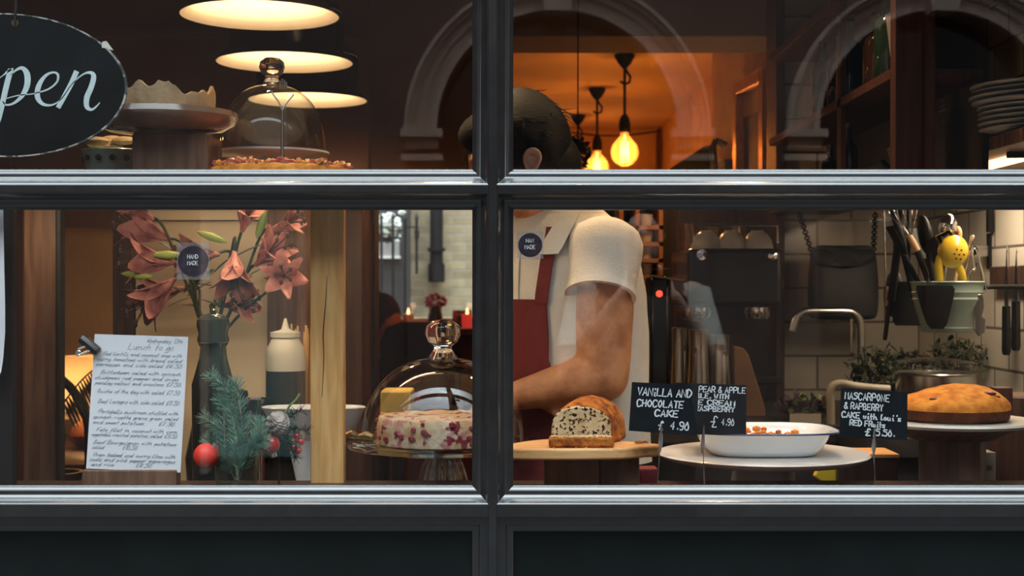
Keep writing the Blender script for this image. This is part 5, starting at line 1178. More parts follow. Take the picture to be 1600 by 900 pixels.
# ------------------------------------------------------------------ kitchen on the right
t = thing('mixer_tap', 'curved brushed steel tap arching in front of the white tiles', 'tap', (P(1346, 0, 1.5).x, 1.5, KZ))
pp = smoothline([tuple(P(u, v, 1.5)) for u, v in ((1237, 517), (1240, 507), (1246, 494), (1258, 487), (1275, 486), (1322, 486.5), (1336, 491), (1344, 503), (1346, 520))], 4)+[(P(1346, 0, 1.5).x, 1.5, KZ)]
MB().tube(pp, .0105, 14).build('spout', K['steel'], t)
MB().lathe([(.001, 0), (.026, 0), (.024, .01), (.018, .03), (.018, .08), (.001, .085)], (P(1346, 0, 1.5).x, 1.5, KZ), 24).build('tap_base', K['steel'], t)
MB().tube([P(1344, 560, 1.48), P(1330, 550, 1.46), P(1330, 498, 1.46)], .004, 8).build('lever', K['steel'], t)
t = thing('cream_pipe', 'thick cream bent pipe behind the mascarpone price card', 'pipe', (P(1298, 0, 1.12).x, 1.22, KZ))
MB().tube([(P(1298, 0, 1.22).x, 1.22, KZ)]+smoothline([tuple(P(u, v, 1.22)) for u, v in ((1298, 630), (1297, 614), (1302, 603), (1314, 599), (1330, 602), (1350, 605), (1390, 608))], 4), .010, 14).build('pipe_tube', K['pipe'], t)
t = thing('steel_pan', 'wide steel pan with a glass lid among the herbs', 'pan', (P(1462, 0, 1.12).x, 1.08, KZ))
pc = Vector((P(1462, 0, 1.08).x, 1.08, KZ)); ph = P(0, 586, 1.0).z-KZ
MB().lathe([(.001, 0), (.085, 0), (.090, .006), (.090, ph-.004), (.096, ph), (.094, ph+.002), (.087, ph-.002), (.086, .008), (.001, .008)], pc, 56).build('pan_body', K['steel'], t)
open_shell([(.093, ph+.003), (.094, ph+.02), (.09, ph+.026), (.05, ph+.034), (.01, ph+.037)], pc, 56).build('lid', K['glassthin'], t)
def herb_pot(u, v0, v1, y, rad, n, label, mt='herb', name='potted_herb', potm='ceramicdark', zb=None):
    zb = KZ if zb is None else zb
    c = Vector((P(u, 0, y).x, y, zb)); t = thing(name, label, 'plant', c); zt = P(0, v0, y).z; zm = P(0, v1, y).z
    ph = max(.03, zm-zb)
    MB().lathe([(.001, 0), (rad*.5, 0), (rad*.7, ph), (rad*.62, ph), (rad*.45, .005), (.001, .005)], c, 28).build('pot', K[potm], t)
    m_ = MB()
    for i in range(n):
        a = R.uniform(0, 6.28); r_ = rad*1.2*math.sqrt(R.random()); z = zm-.012+(zt-zm+.012)*R.random()**.8*(1-.4*(r_/rad/1.2)**2)
        p = c+Vector((r_*math.cos(a), r_*math.sin(a), z-zb)); d = Vector((R.gauss(0, 1), R.gauss(0, 1), R.gauss(.4, .8))).normalized()*R.uniform(.012, .028); leafblade(m_, p, p+d, R.uniform(.003, .008), n=3)
    for i in range(10):
        a = R.uniform(0, 6.28); m_.tube([c+Vector((0, 0, ph*.8)), c+Vector((rad*.7*math.cos(a), rad*.7*math.sin(a), (zt-zb)*R.uniform(.8, 1)))], .0014, 5)
    m_.build('leaves', K[mt], t)
herb_pot(1366, 540, 600, 1.32, .055, 240, 'leafy green herb in front of the tap pillar')
herb_pot(1412, 545, 600, 1.46, .05, 200, 'dark herb between the tap and the steel pan', 'leafdark')
herb_pot(1496, 528, 575, 1.38, .06, 240, 'bushy dark herb under the mint bucket', 'herb')
t = thing('salad_bowl', 'clear glass bowl of purple and green leaves behind the enamel dish', 'bowl', (P(1252, 0, .70).x, .70, KZ))
bc_ = Vector((P(1254, 0, 1.0).x+.0, 1.28, KZ)); bc_ = Vector((P(1256, 0, 1.30).x, 1.30, KZ)); t.location = bc_
zz1 = P(0, 640, 1.25).z-KZ
open_shell([(.001, .002), (.04, .002), (.06, .015), (.075, zz1+.01), (.073, zz1+.01), (.056, .018), (.03, .006), (.001, .005)], bc_, 48).build('bowl_glass', K['glassthin'], t)
m_ = MB(); m2 = MB()
for i in range(220):
    a = R.uniform(0, 6.28); r_ = .06*math.sqrt(R.random()); p = bc_+Vector((r_*math.cos(a), r_*math.sin(a), R.uniform(.02, zz1+.022))); d = Vector((R.gauss(0, 1), R.gauss(0, 1), R.gauss(.2, .6))).normalized()*.024
    leafblade(m_ if R.random() < .6 else m2, p, p+d, .008, n=3)
m_.build('purple_leaves', K['purpleleaf'], t); m2.build('green_leaves', K['greenleaf'], t)
tag(MB().box((P(1234, 0, 1.2).x, 1.20, P(0, 662, 1.2).z), (P(1283, 0, 1.2).x, 1.202, P(0, 645, 1.2).z)).build('paper_note', K['cream'], smooth=False), 'cream paper note in front of the salad bowl', 'note')
bpy.data.objects['paper_note'].location.z = KZ

# hanging grey bag on chains
t = thing('grey_bag', 'dark grey bag hanging on chains before the tiles', 'bag', P(1318, 500, 1.75))
y = 1.75
rings = []
for v, hw, dp in ((500, 46, .030), (496, 51, .045), (470, 53, .055), (430, 52, .05), (398, 50, .035), (388, 46, .02), (384, 40, .010)):
    c = P(1317, v, y); rings.append([c+Vector((sup(2*PI*i/40, hw*S(y), dp, 5)[0], sup(2*PI*i/40, hw*S(y), dp, 5)[1], .004*math.sin(i*.9)*(v < 400))) for i in range(40)])
MB().loft(rings).build('bag_body', K['bag'], t, sub=1)
rings = [[P(u, v, y-.048+.03*(v < 400)) for u, v in ((1268, w), (1290, w+b), (1317, w+b*1.5), (1345, w+b), (1366, w))]+[P(u, v, y-.040+.03*(v < 400)) for u, v in ((1366, w), (1345, w+b), (1317, w+b*1.5), (1290, w+b), (1268, w))] for w, b in ((386, 0), (396, 3), (408, 8))]
MB().loft(rings).build('flap', K['bag'], t)
def chain(parent, a, b, n, r=.011, th=.0022):
    m_ = MB(); a, b = Vector(a), Vector(b); d = (b-a).normalized(); s_, u_ = frame_of(d); L = (b-a).length/n
    for i in range(n):
        c = a+(b-a)*((i+.5)/n); o_ = s_ if i % 2 else u_
        m_.tube([c+d*(L*.72*math.cos(x))+o_*(r*.6*math.sin(x)) for x in [2*PI*k/12 for k in range(13)]], th, 6, cap=False)
    return m_.build('chain', K['blackmat'], parent)
hz = ZC+.2145
chain(t, P(1270, 400, y), (P(1248, 0, y).x, y, hz+.0), 16); chain(t, P(1364, 400, y), (P(1368, 0, y).x, y, hz), 16)

# long wall shelf with plates; shelf cabinet
t = thing('plate_shelf', 'thick wooden wall shelf carrying the plate stacks, upper right', 'shelf', (1.07, 1.0, ZC+.273))
bx((.95, .42, ZC+.273), (1.199, 1.46, ZC+.300)).build('shelf_board', K['walnut'], t, smooth=False, bevel=.002)
for y in (.6, 1.3): MB().prism([(1.198, y, ZC+.272), (1.198, y+.02, ZC+.272), (.99, y+.02, ZC+.272), (.99, y, ZC+.272)], (0, 0, -.012)).box((1.185, y, ZC+.14), (1.198, y+.02, ZC+.27)).build('bracket', K['blackmat'], t, smooth=False)
tag(bx((1.02, .64, ZC+.262), (1.06, 1.25, ZC+.2725)).build('strip_light', K['ledstrip'], smooth=False), 'warm strip light under the plate shelf', 'light')
lamp('strip_glow', 'AREA', (1.04, .9, ZC+.255), 4.2, (1, .80, .56), .05, (0, 0, 0), shape='RECTANGLE', size_y=.6)
def plates(cx_, cy_, r, n, label, grp):
    z = ZC+.3005; j = random.Random(int(cx_*1000)); h = 0
    for k in range(n):
        rr = r*(1-(.12 if (k < n*.45) else 0)+j.uniform(-.012, .012)); dx, dy = j.uniform(-.003, .003), j.uniform(-.003, .003)
        o = MB().lathe([(.001, 0), (rr*.52, 0), (rr*.56, .0015), (rr*.95, .0085), (rr, .0105), (rr*.995, .0125), (rr*.93, .0115), (rr*.55, .006), (.001, .006)], (cx_+dx, cy_+dy, z), 48).build('china_plate', K['plate'])
        pos = 'topmost' if k == n-1 else (('lowest', 'second', 'third', 'fourth', 'fifth', 'sixth', 'seventh', 'eighth', 'ninth')[k]+('' if k == 0 else ' from the bottom'))
        tag(o, (label+', '+pos), 'plate', grp); z += .0105
plates(1.055, .86, .122, 10, 'white plate in the farther stack', 'plates in the farther stack')
plates(1.035, .56, .132, 9, 'white plate in the nearer stack', 'plates in the nearer stack')
t = thing('open_cabinet', 'dark open shelf cabinet with bottles above the tap, upper right', 'cabinet', (.86, 1.2, ZC+.24))
redm = mat('cabinet_red_wood', (.05, .015, .010), .7, spec=.2, kind='wood', col2=(.085, .028, .017), scale=8, stretch=(8, 8, .8))
bx((.752, .58, ZC+.215), (.94, 1.92, ZC+.235)).build('lower_shelf', K['darkwood'], t, smooth=False)
bx((.752, .60, ZC+.4155), (.94, 1.92, ZC+.436)).build('middle_shelf', redm, t, smooth=False, bevel=.001)
bx((.752, .60, ZC+.66), (.94, 1.92, ZC+.68)).build('upper_shelf', redm, t, smooth=False, bevel=.001)
bx((.752, .56, ZC+.215), (.83, .60, CEIL1)).build('end_panel', redm, t, smooth=False, bevel=.002)
bx((.752, 1.02, ZC+.215), (.764, 1.06, CEIL1)).build('upright', redm, t, smooth=False, bevel=.001)
bx((.936, .60, ZC+.215), (.948, 1.92, CEIL1)).build('back_panel', K['blackmat'], t, smooth=False)
def bottle(x, y, z, h, r, mt, label, grp='bottles in the open cabinet'):
    t = thing('glass_bottle', label, 'bottle', (x, y, z), grp)
    MB().lathe([(.001, 0), (r*.95, 0), (r, .004), (r, h*.58), (r*.85, h*.66), (r*.36, h*.74), (r*.34, h*.93), (r*.42, h*.94), (r*.42, h*.97), (.001, h*.97)], (x, y, z), 24).build('bottle_glass', K[mt], t)
    MB().lathe([(r*.36, h*.971), (r*.36, h), (.001, h)], (x, y, z), 16).build('stopper', K['brass'], t)
K['greenbottle'] = mat('green_bottle', (.015, .03, .02), .06, coat=1); K['brownbottle'] = mat('brown_bottle', (.06, .025, .01), .06, coat=1)
K['pitcher'] = mat('white_pitcher', (.50, .48, .44), .3, kind='noise', col2=(.54, .52, .48), scale=10)
for i, (y, h, r, mt, lb) in enumerate(((.80, .20, .030, 'greenbottle', 'dark bottle with bright cap left of the white pitcher'), (.90, .17, .027, 'brownbottle', 'brown bottle beside the dark capped bottle, middle shelf'), (1.14, .21, .030, 'greenbottle', 'tall dark bottle just beyond the cabinet upright'), (1.25, .18, .028, 'brownbottle', 'far small bottle on the middle cabinet shelf'), (1.42, .20, .03, 'greenbottle', 'farthest dark bottle on the middle cabinet shelf'))):
    bottle(.80, y, ZC+.4365, h, r, mt, lb)
for i, (y, h, r, mt, lb) in enumerate(((1.10, .15, .020, 'brownbottle', 'slim bottle on the bottom cabinet shelf, by the upright'), (1.30, .12, .022, 'greenbottle', 'short bottle on the bottom cabinet shelf, farther back'))):
    bottle(.79, y, ZC+.2355, h, r, mt, lb)
t = thing('white_pitcher', 'plain pale pitcher on the middle cabinet shelf', 'pitcher', (.81, .69, ZC+.4365))
MB().lathe([(.001, 0), (.030, 0), (.034, .01), (.046, .12), (.048, .125), (.045, .125), (.03, .012), (.001, .01)], (.815, .69, ZC+.4365), 36).build('pitcher_body', K['pitcher'], t)
MB().tube([(.815, .735, ZC+.545), (.815, .765, ZC+.53), (.815, .76, ZC+.48), (.815, .728, ZC+.46)], .005, 8).build('handle', K['pitcher'], t)
t = thing('stacked_bowls', 'brown bowl beside the cabinet end panel on the bottom shelf', 'bowl', (.80, .68, ZC+.2355))
MB().lathe([(.001, 0), (.02, 0), (.022, .004), (.04, .03), (.045, .05), (.043, .05), (.036, .03), (.001, .008)], (.81, .67, ZC+.2355), 36).build('bowl_body', K['kraft'], t)
t = tag(MB().lathe([(.001, 0), (.035, 0), (.045, .012), (.042, .022), (.015, .03), (.006, .04), (.001, .042)], (.80, .84, ZC+.2355), 32).build('covered_dish', K['black']), 'black covered dish on the bottom cabinet shelf', 'dish')

# utensil bucket hung from the wall
def PW(u, v, X=1.2): y = X*2200/(u-800)-2.2; return P(u, v, y)
bcx = P(1480, 0, .86); by = .86
t = thing('utensil_bucket', 'mint green enamel bucket full of utensils, hung on the wall', 'bucket', P(1480, 519, by))
bz0, bz1 = P(0, 519, by).z, P(0, 441, by).z; bh = bz1-bz0; bC = Vector((bcx.x, by, bz0))
pr = [(.001, 0), (.054, 0), (.056, .004), (.058, .010), (.0555, .012), (.072, bh*.62), (.0745, bh*.66), (.0725, bh*.70), (.0745, bh*.76), (.0765, bh*.80), (.0745, bh*.84), (.077, bh-.002), (.080, bh), (.078, bh+.002), (.075, bh-.002), (.055, .008), (.001, .006)]
MB().lathe(pr, bC, 56).build('bucket_body', K['teal'], t)
MB().tube([bC+Vector((.078, 0, bh-.012)), bC+Vector((.10, .01, bh-.01)), Vector((1.198, by+.01, bz1-.01))], .005, 8).build('wall_arm', K['blackmat'], t)
def bkt(u, v, dy=0): return P(u, v, by+dy)
t = thing('lemon_squeezer', 'bright yellow enamel lemon squeezer standing in the bucket', 'squeezer', bkt(1488, 437, -.02))
yy = -.03
m_ = MB(); c = bkt(1489, 393, yy); rot = Matrix.Rotation(.25, 3, 'Y')
m_.ball(c, .0325, 32, (1, .8, 1.10), rot); m_.build('squeezer_cup', K['yellow'], t)
m_ = MB(); m_.tube([bkt(1469, 400, yy), bkt(1466, 415, yy), bkt(1468, 432, yy), bkt(1470, 465, yy+.01)], [.008, .0095, .009, .007], 12); m_.build('handle', K['yellow'], t)
m_ = MB(); m_.tube([bkt(1496, 412, yy), bkt(1502, 425, yy), bkt(1506, 440, yy), bkt(1500, 465, yy+.01)], [.008, .0085, .008, .007], 12); m_.build('handle', K['yellow'], t)
m_ = MB(); 
for (qa, qb) in (((1466, 370), (1483, 362)), ((1466, 370), (1475, 385)), ((1483, 362), (1494, 377)), ((1472, 382), (1492, 372)), ((1474, 387), (1492, 378))):
    pa, pb = bkt(*qa, yy-.006), bkt(*qb, yy-.006); dd = (pb-pa).normalized()*.002; nn = Vector((-dd.z, 0, dd.x)).normalized()*.0032
    m_.prism([pa-dd-nn, pb+dd-nn, pb+dd+nn, pa-dd+nn], (0, .012, 0)); m_.build('hinge_loop', K['yellow'], t)
m_ = MB()
for (u, v) in ((1495, 390), (1502, 391), (1491, 397), (1499, 398), (1506, 398), (1494, 404), (1501, 405)):
    p = bkt(u, v, yy-.03); 
    # put each hole on the ellipsoid surface
    q = rot.transposed() @ Vector((p.x-c.x, 0, p.z-c.z)); e = 1-(q.x/.0325)**2-(q.z/(.0325*1.10))**2; yv = c.y-.0325*.8*math.sqrt(max(e, .05))
    m_.lathe([(.0003, 0), (.0021, 0), (.0021, .0006), (.0003, .0008)], (p.x*(yv+2.2)/(p.y+2.2), yv-.0003, ZC+(p.z-ZC)*(yv+2.2)/(p.y+2.2)), 10, axis=(0, -1, 0))
m_.build('strainer_holes', K['blackmat'], t)
t = thing('wire_whisk', 'steel balloon whisk with pale handle in the bucket', 'whisk', bkt(1440, 437))
m_ = MB(); hb = bkt(1424, 374, .0); d = (bkt(1408, 318, .0)-hb)
s_ = Vector((1, 0, .0)); 
for k in range(5):
    a = PI*k/5; o_ = Vector((math.cos(a)*.93, math.sin(a), .2*math.cos(a)))
    pts = []
    for i in range(21):
        f = i/20; w_ = .034*math.sin(PI*f)**.8*(1 if f < .5 else -1); pts.append(hb+d*1.15*math.sin(PI*f)**.75*1.0+o_*(.034*math.sin(2*PI*f)))
    m_.tube(pts, .0012, 5)
m_.build('wire_loops', K['chrome'], t)
MB().tube([bkt(1419, 366), bkt(1426, 378), bkt(1433, 392)], [.006, .008, .008], 12).build('handle', K['bamboo'], t)
MB().tube([bkt(1433, 392), bkt(1447, 430), bkt(1455, 465)], [.007, .006, .005], 10).build('shank', K['blackmat'], t)
def utensil(name, label, cat, head, pts, mt, hm=None, r=.005):
    t = thing(name, label, cat, Vector(pts[-1])); MB().tube(pts, r, 10).build('handle', K[mt], t)
    h = MB(); head(h, Vector(pts[0]), (Vector(pts[0])-Vector(pts[1])).normalized()); h.build('head', K[hm or mt], t)
def spoonhead(w, l, th=.3):
    def f(h, p, d):
        h.ball(p+d*l*.8, l, 20, (w/l, th, 1), d.to_track_quat('Z', 'Y').to_matrix())
    return f
def spathead(w, l):
    def f(h, p, d):
        M3 = d.to_track_quat('Z', 'Y').to_matrix(); pl = [(-w*.6, 0), (-w, l*.4), (-w, l*.9), (-w*.8, l), (w*.8, l), (w, l*.9), (w, l*.4), (w*.6, 0)]
        h.prism([p+M3 @ Vector((a, .001, b)) for a, b in pl], M3 @ Vector((0, .003, 0)))
    return f
utensil('steel_ladle', 'polished steel ladle above the yellow squeezer', 'ladle', spoonhead(.026, .028, .7), [bkt(1480, 370, .02), bkt(1478, 400, .02), bkt(1474, 465, .01)], 'steel', 'chrome', .004)
utensil('wooden_spoon', 'small wooden spoon just right of the steel ladle', 'spoon', spoonhead(.014, .018, .4), [bkt(1498, 376, .03), bkt(1499, 400, .03), bkt(1488, 465, .02)], 'bamboo', 'bamboo', .004)
utensil('slotted_fork', 'steel fork leaning right in the bucket', 'fork', spathead(.010, .034), [bkt(1516, 392, -.01), bkt(1512, 410, -.01), bkt(1492, 470, .03)], 'steel', 'steel', .003)
utensil('rubber_spatula', 'black spatula leaning left in the bucket', 'spatula', spathead(.030, .070), [bkt(1412, 398, .03), bkt(1424, 420, .03), bkt(1452, 475, .02)], 'blackmat', 'blackmat', .006)
utensil('cooking_spoon', 'broad black cooking spoon behind the whisk', 'spoon', spoonhead(.034, .045, .3), [bkt(1450, 392, .05), bkt(1455, 420, .05), bkt(1462, 475, .03)], 'blackmat', 'blackmat', .006)
utensil('fish_slice', 'wide black fish slice behind the squeezer', 'spatula', spathead(.036, .075), [bkt(1448, 405, .09), bkt(1456, 430, .075), bkt(1466, 475, .045)], 'blackmat', 'blackmat', .005)
utensil('serving_spoon', 'black serving spoon between whisk and squeezer', 'spoon', spoonhead(.026, .035, .3), [bkt(1464, 412, .01), bkt(1465, 430, .01), bkt(1470, 475, .01)], 'blackmat', 'blackmat', .005)
# rail with hanging dark utensils left of the bucket
ry = 1.02; t = thing('hanging_rail', 'black rail with hooks hidden above the dark utensils', 'rail', P(1400, 330, ry))
MB().tube([(P(1372, 0, ry).x, ry, ZC+.208), (1.198, ry, ZC+.208)], .006, 8).build('rod', K['blackmat'], t)
def hang(u0, v1, u1, name, label, cat, head, mt='blackmat', hm=None, r=.005, dy=0):
    top = Vector((P(u0, 0, ry+dy).x, ry+dy, ZC+.200)); e = P(u1, v1, ry+dy); utensil(name, label, cat, head, [tuple(e), tuple(e+(top-e)*.5), tuple(top)], mt, hm, r)
hang(1400, 430, 1398, 'black_ladle', 'black ladle hanging left of the bucket', 'ladle', spoonhead(.050, .055, .4), dy=.05)
hang(1420, 440, 1420, 'black_turner', 'large black turner hanging against the bucket', 'spatula', spathead(.036, .10), dy=-.02)
hang(1412, 470, 1392, 'black_tongs', 'long black tongs slanting down left of the bucket', 'tongs', spathead(.014, .09), r=.009, dy=-.04)
hang(1392, 475, 1432, 'black_scissors', 'black scissors handle crossing the tongs below the bucket rim', 'scissors', spathead(.012, .06), r=.008, dy=-.06)
hang(1381, 448, 1384, 'wooden_scraper', 'pale wooden scraper on a thin steel rod, left of the black utensils', 'scraper', spathead(.015, .045), 'steel', 'bamboo', .002, dy=.02)
hang(1416, 466, 1424, 'wooden_paddle', 'pale wooden paddle tip showing below the black turner', 'paddle', spathead(.013, .045), 'bamboo', 'bamboo', .004, dy=.06)
hang(1352, 318, 1356, 'pink_scraper', 'pinkish scraper blade hanging just under the window bar', 'scraper', spathead(.013, .045), 'bamboo', 'skinpale', .003, dy=.02)
rr0 = bpy.data.objects['hanging_rail']
MB().tube([(P(1345, 0, ry).x, ry, ZC+.208), (P(1374, 0, ry).x, ry, ZC+.208)], .006, 8).build('rod', K['blackmat'], rr0)
# wire loop and steel peeler on the bucket side
t = thing('wire_loop', 'steel wire carabiner loop hooked over the bucket rim', 'hook', bkt(1530, 460, -.03))
MB().tube(smoothline([tuple(bkt(u, v, -.05)) for u, v in ((1523, 425), (1520, 400), (1523, 388), (1528, 398), (1534, 420), (1541, 448), (1538, 458), (1526, 458), (1516, 446), (1514, 430), (1519, 422), (1524, 420), (1526, 410))], 4), .0016, 8).build('wire', K['chrome'], t)
t = thing('steel_opener', 'steel bottle opener hanging from the wire loop', 'opener', bkt(1530, 522, -.05))
m_ = MB(); m_.prism([bkt(u, v, -.055) for u, v in ((1523, 460), (1536, 459), (1539, 480), (1535, 495), (1541, 500), (1540, 520), (1530, 526), (1522, 515), (1521, 480))], (0, .006, 0)); m_.build('opener_body', K['steel'], t, bevel=.002)
# bracket and knife strip on the right wall
t = thing('wall_bracket', 'small steel arm on a black slotted wall plate, right wall', 'bracket', PW(1546, 420))
q = [PW(1545, 365), PW(1550, 365), PW(1550, 420), PW(1545, 420)]; MB().prism(q, (-.006, 0, 0)).build('wall_plate', K['blackmat'], t, smooth=False)
p = PW(1547, 392); MB().box((p.x-.045, p.y-.006, p.z-.014), (p.x-.006, p.y+.006, p.z+.014)).lathe([(.001, -.006), (.014, -.006), (.014, .006), (.001, .006)], (p.x-.045, p.y, p.z), 20, axis=(0, 1, 0)).build('arm', K['steel'], t, bevel=.001)
t = thing('knife_strip', 'dark wooden magnetic knife strip on the right tiled wall', 'knife strip', (1.19, .75, ZC+.02))
ya, yb_ = .62, PW(1560, 430).y
bx((1.178, ya, PW(1600, 447).z), (1.199, yb_, PW(1600, 415).z)).build('strip_body', K['darkwood'], t, smooth=False, bevel=.002)
def knife(u, v0, v1, v2, label, w_):
    c = PW(u, v0, 1.176); c1 = PW(u, v1, 1.176); c2 = PW(u, v2, 1.176); t = thing('kitchen_knife', label, 'knife', c2)
    yy_ = c1.y; z0, z1, z2 = c.z, ZC+(450-v1)*(yy_+2.2)/2200, ZC+(450-v2)*(yy_+2.2)/2200; z0 = ZC+(450-v0)*(yy_+2.2)/2200
    MB().prism([(1.177, yy_-w_*.2, z0), (1.177, yy_-w_, z1+.02), (1.177, yy_-w_, z1), (1.177, yy_+w_, z1), (1.177, yy_+w_, z1+.03)], (-.002, 0, 0)).build('blade', K['chrome'], t, smooth=False)
    MB().prism([(1.181, yy_-w_, z1), (1.181, yy_-w_*1.2, z2+.01), (1.181, yy_-w_*.6, z2), (1.181, yy_+w_*.7, z2), (1.181, yy_+w_*1.2, z2+.01), (1.181, yy_+w_, z1)], (-.012, 0, 0)).build('handle', K['black'], t, smooth=False, bevel=.002)
knife(1573, 380, 478, 555, 'left pointed knife with long black handle on the strip', .014)
knife(1588, 388, 470, 548, 'right pointed knife on the wooden strip, nearer the edge', .014)

# ------------------------------------------------------------------ things on the far window board
zl = ZC-.209-.06+.0   # board top
zl = P(0, 497, YB).z-.06
yv = YB-.15; c = Vector((P(680, 0, yv).x, yv, zl))
t = thing('flower_vase', 'vase of dusky pink blooms on the far window board', 'vase', c)
MB().lathe([(.001, 0), (.045, 0), (.05, .06), (.04, .12), (.045, .14), (.04, .14), (.001, .12)], c, 24).build('vase_body', K['ceramicdark'], t)
m_ = MB(); m2 = MB()
for i in range(90):
    a = R.uniform(0, 6.28); b = R.random(); p = P(680+17*math.cos(a)*b**.5, 471+11*math.sin(a)*b**.5, yv+R.uniform(-.04, .04)); m_.ball(p, R.uniform(.010, .02), 5, (1, .6, .7), Matrix.Rotation(a, 3, 'Y'))
for i in range(14): m2.tube([c+Vector((0, 0, .12)), P(680+R.uniform(-17, 17), R.uniform(466, 482), yv)], .004, 5)
m_.build('blooms', K['pink'], t); m2.build('stems', K['leafdark'], t)
for (u, lb, mt) in ((638, 'lit pale candle on the far window board, left of the vase', 'wax'), (730, 'lit candle in red glass at the right end of the far window board', 'redglass')):
    c = Vector((P(u, 0, yv).x, yv, zl)); t = thing('lit_candle', lb, 'candle', c, 'candles on the far window board')
    MB().lathe([(.001, 0), (.034, 0), (.036, .09), (.032, .09), (.001, .07)], c, 24).build('candle_glass', K[mt], t); MB().lathe([(.001, .07), (.007, .085), (.008, .10), (.001, .13)], c, 12).build('flame', K['flame'], t)
    lamp('candle_light', 'POINT', c+Vector((0, -.06, .14)), .12, (1, .45, .2), .02)
t = tag(MB().box((P(707, 0, yv+.05).x, yv+.05, zl), (P(737, 0, yv+.05).x, yv+.10, P(0, 485, yv).z)).build('patterned_box', mat('patterned_box', (.06, .02, .02), .7, kind='voronoi', col2=(.25, .10, .08), scale=25), smooth=False), 'dark patterned box behind the red candle', 'box')

# ------------------------------------------------------------------ PEOPLE
def hand(mb, wrist, d, up, L=.18, curl=.5, side=1, spread=.1):
    """palm plus five fingers; d = pointing direction, up = back of the hand, side: +1 thumb on the d x up side"""
    wrist = Vector(wrist); d = Vector(d).normalized(); up = Vector(up); up = (up-d*up.dot(d)).normalized(); sd = d.cross(up)*side
    k = L/.18; pe = wrist+d*.09*k
    rings = []
    for f, hw, ht in ((0, .026, .020), (.25, .033, .018), (.6, .041, .016), (.9, .042, .014), (1, .038, .011)):
        c = wrist+d*.092*k*f; rings.append([c+sd*(hw*k*math.cos(a))+up*(ht*k*math.sin(a)) for a in [2*PI*i/14 for i in range(14)]])
    mb.loft(rings)
    for i, (o, ln) in enumerate(((.030, .070), (.010, .079), (-.011, .073), (-.031, .057))):
        p = pe+sd*o*k; ang = curl*.55; dirv = (d+sd*spread*(o/.03)*.4).normalized(); pts = [p-d*.012*k, p]; ax = sd
        for seg in (.44, .31, .25):
            dirv = (Matrix.Rotation(-ang*side, 3, ax) @ dirv) if True else dirv; p = p+dirv*ln*seg*k; pts.append(p); ang = curl*.85
        mb.limb(pts, [.0100*k, .0098*k, .0090*k, .0082*k, .0068*k], 10)
    p = wrist+d*.025*k+sd*.026*k; pts = [p]; dv = (d*.65+sd*.75-up*.15).normalized()
    for seg in (.038, .032, .026): p = p+dv*seg*k; pts.append(p); dv = (dv+d*.35-up*.25*curl-sd*.15).normalized()
    mb.limb(pts, [.014*k, .0125*k, .0105*k, .008*k], 10)

# barista: torso facing camera-left
BX, BY = P(887, 0, .68).x, .68
fv = Vector((-.75, -.66, 0)).normalized(); sv = Vector((.66, -.75, 0)).normalized()
TR_ = [(.165, .060, .055, -.020), (.146, .105, .075, -.014), (.118, .150, .090, -.008), (.065, .178, .108, 0), (-.013, .182, .120, .004), (-.09, .178, .122, .006), (-.195, .172, .122, .006), (-.30, .172, .124, .002), (-.42, .178, .126, 0), (-.52, .180, .125, 0)]
def TP(th, z, off=0):
    for i in range(len(TR_)-1):
        if TR_[i][0] >= z >= TR_[i+1][0]:
            f = (TR_[i][0]-z)/(TR_[i][0]-TR_[i+1][0]); a = [TR_[i][k]+(TR_[i+1][k]-TR_[i][k])*f for k in range(4)]; break
    else: a = TR_[0] if z > TR_[0][0] else TR_[-1]
    _, w_, d_, sh = a; w_ += off; d_ += off
    e = 2.3; c, s = math.cos(th), math.sin(th); r = (abs(c)**e+abs(s)**e)**(-1/e)
    return Vector((BX, BY, ZC+z))+fv*(d_*r*c+sh*1.0)+sv*(w_*r*s)+Vector((-.03*max(0, (z+.1))/.25, 0, 0))
def tring(z, off, n=40): return [TP(2*PI*i/n, z, off) for i in range(n)]
t = thing('person', 'person in white polo shirt and maroon apron, bending over the counter', 'person', (BX, BY, 0))
body = MB(); body.loft([tring(z, -.012) for z, *_ in TR_])
hc = P(806, 246, .64); nb = Vector((BX-.03, BY-.0, ZC+.15))+fv*.01
body.tube([nb-Vector((0, 0, .04)), nb+Vector((-.02, -.01, .04)), hc+Vector((.025, .01, -.05))], [.062, .056, .055], 16)
hd = Vector((-.85, -.28, -.32)).normalized(); hrot = hd.to_track_quat('X', 'Z').to_matrix()
body.ball(hc, .1, 28, (.98, .76, 1.12), hrot)
body.ball(hc+hrot @ Vector((.045, 0, -.055)), .062, 16, (1, .85, .9)); body.ball(hc+hrot @ Vector((.098, 0, -.015)), .016, 10, (1, .8, 1.4))
body.ball(hc+hrot @ Vector((.088, 0, -.058)), .017, 10, (.8, 1.5, .5)); body.ball(hc+hrot @ Vector((.082, 0, .018)), .03, 10, (.6, 1.9, .35))
sh1 = Vector((BX-.03, BY-.03, ZC+.072))+sv*.145; el1 = P(943, 588, .50); wr1 = P(808, 618, .52); 
up1 = sh1+(el1-sh1)*.5
body.limb([sh1, up1, sh1+(el1-sh1)*.8, el1], [.060, .058, .054, .050], 18)
body.limb([el1, el1+(wr1-el1)*.28, el1+(wr1-el1)*.65, wr1], [.050, .048, .038, .029], 18)
hand(body, wr1, wr1-el1+Vector((0, 0, -.04)), (0.1, -.4, 1), .175, .8, 1)
sh2 = Vector((BX-.02, BY, ZC+.072))-sv*.115; el2 = sh2+Vector((.005, -.07, -.26)); wr2 = Vector((-.10, .52, ZC-.20)); 
wr2 = el2+Vector((.03, -.12, -.02)); body.limb([sh2, (sh2+el2)/2, el2], [.056, .047, .042], 16); body.limb([el2, (el2+wr2)/2, wr2], [.042, .036, .026], 16)
hand(body, wr2, (.5, -.5, -.3), (0, 0, 1), .17, .7, -1)
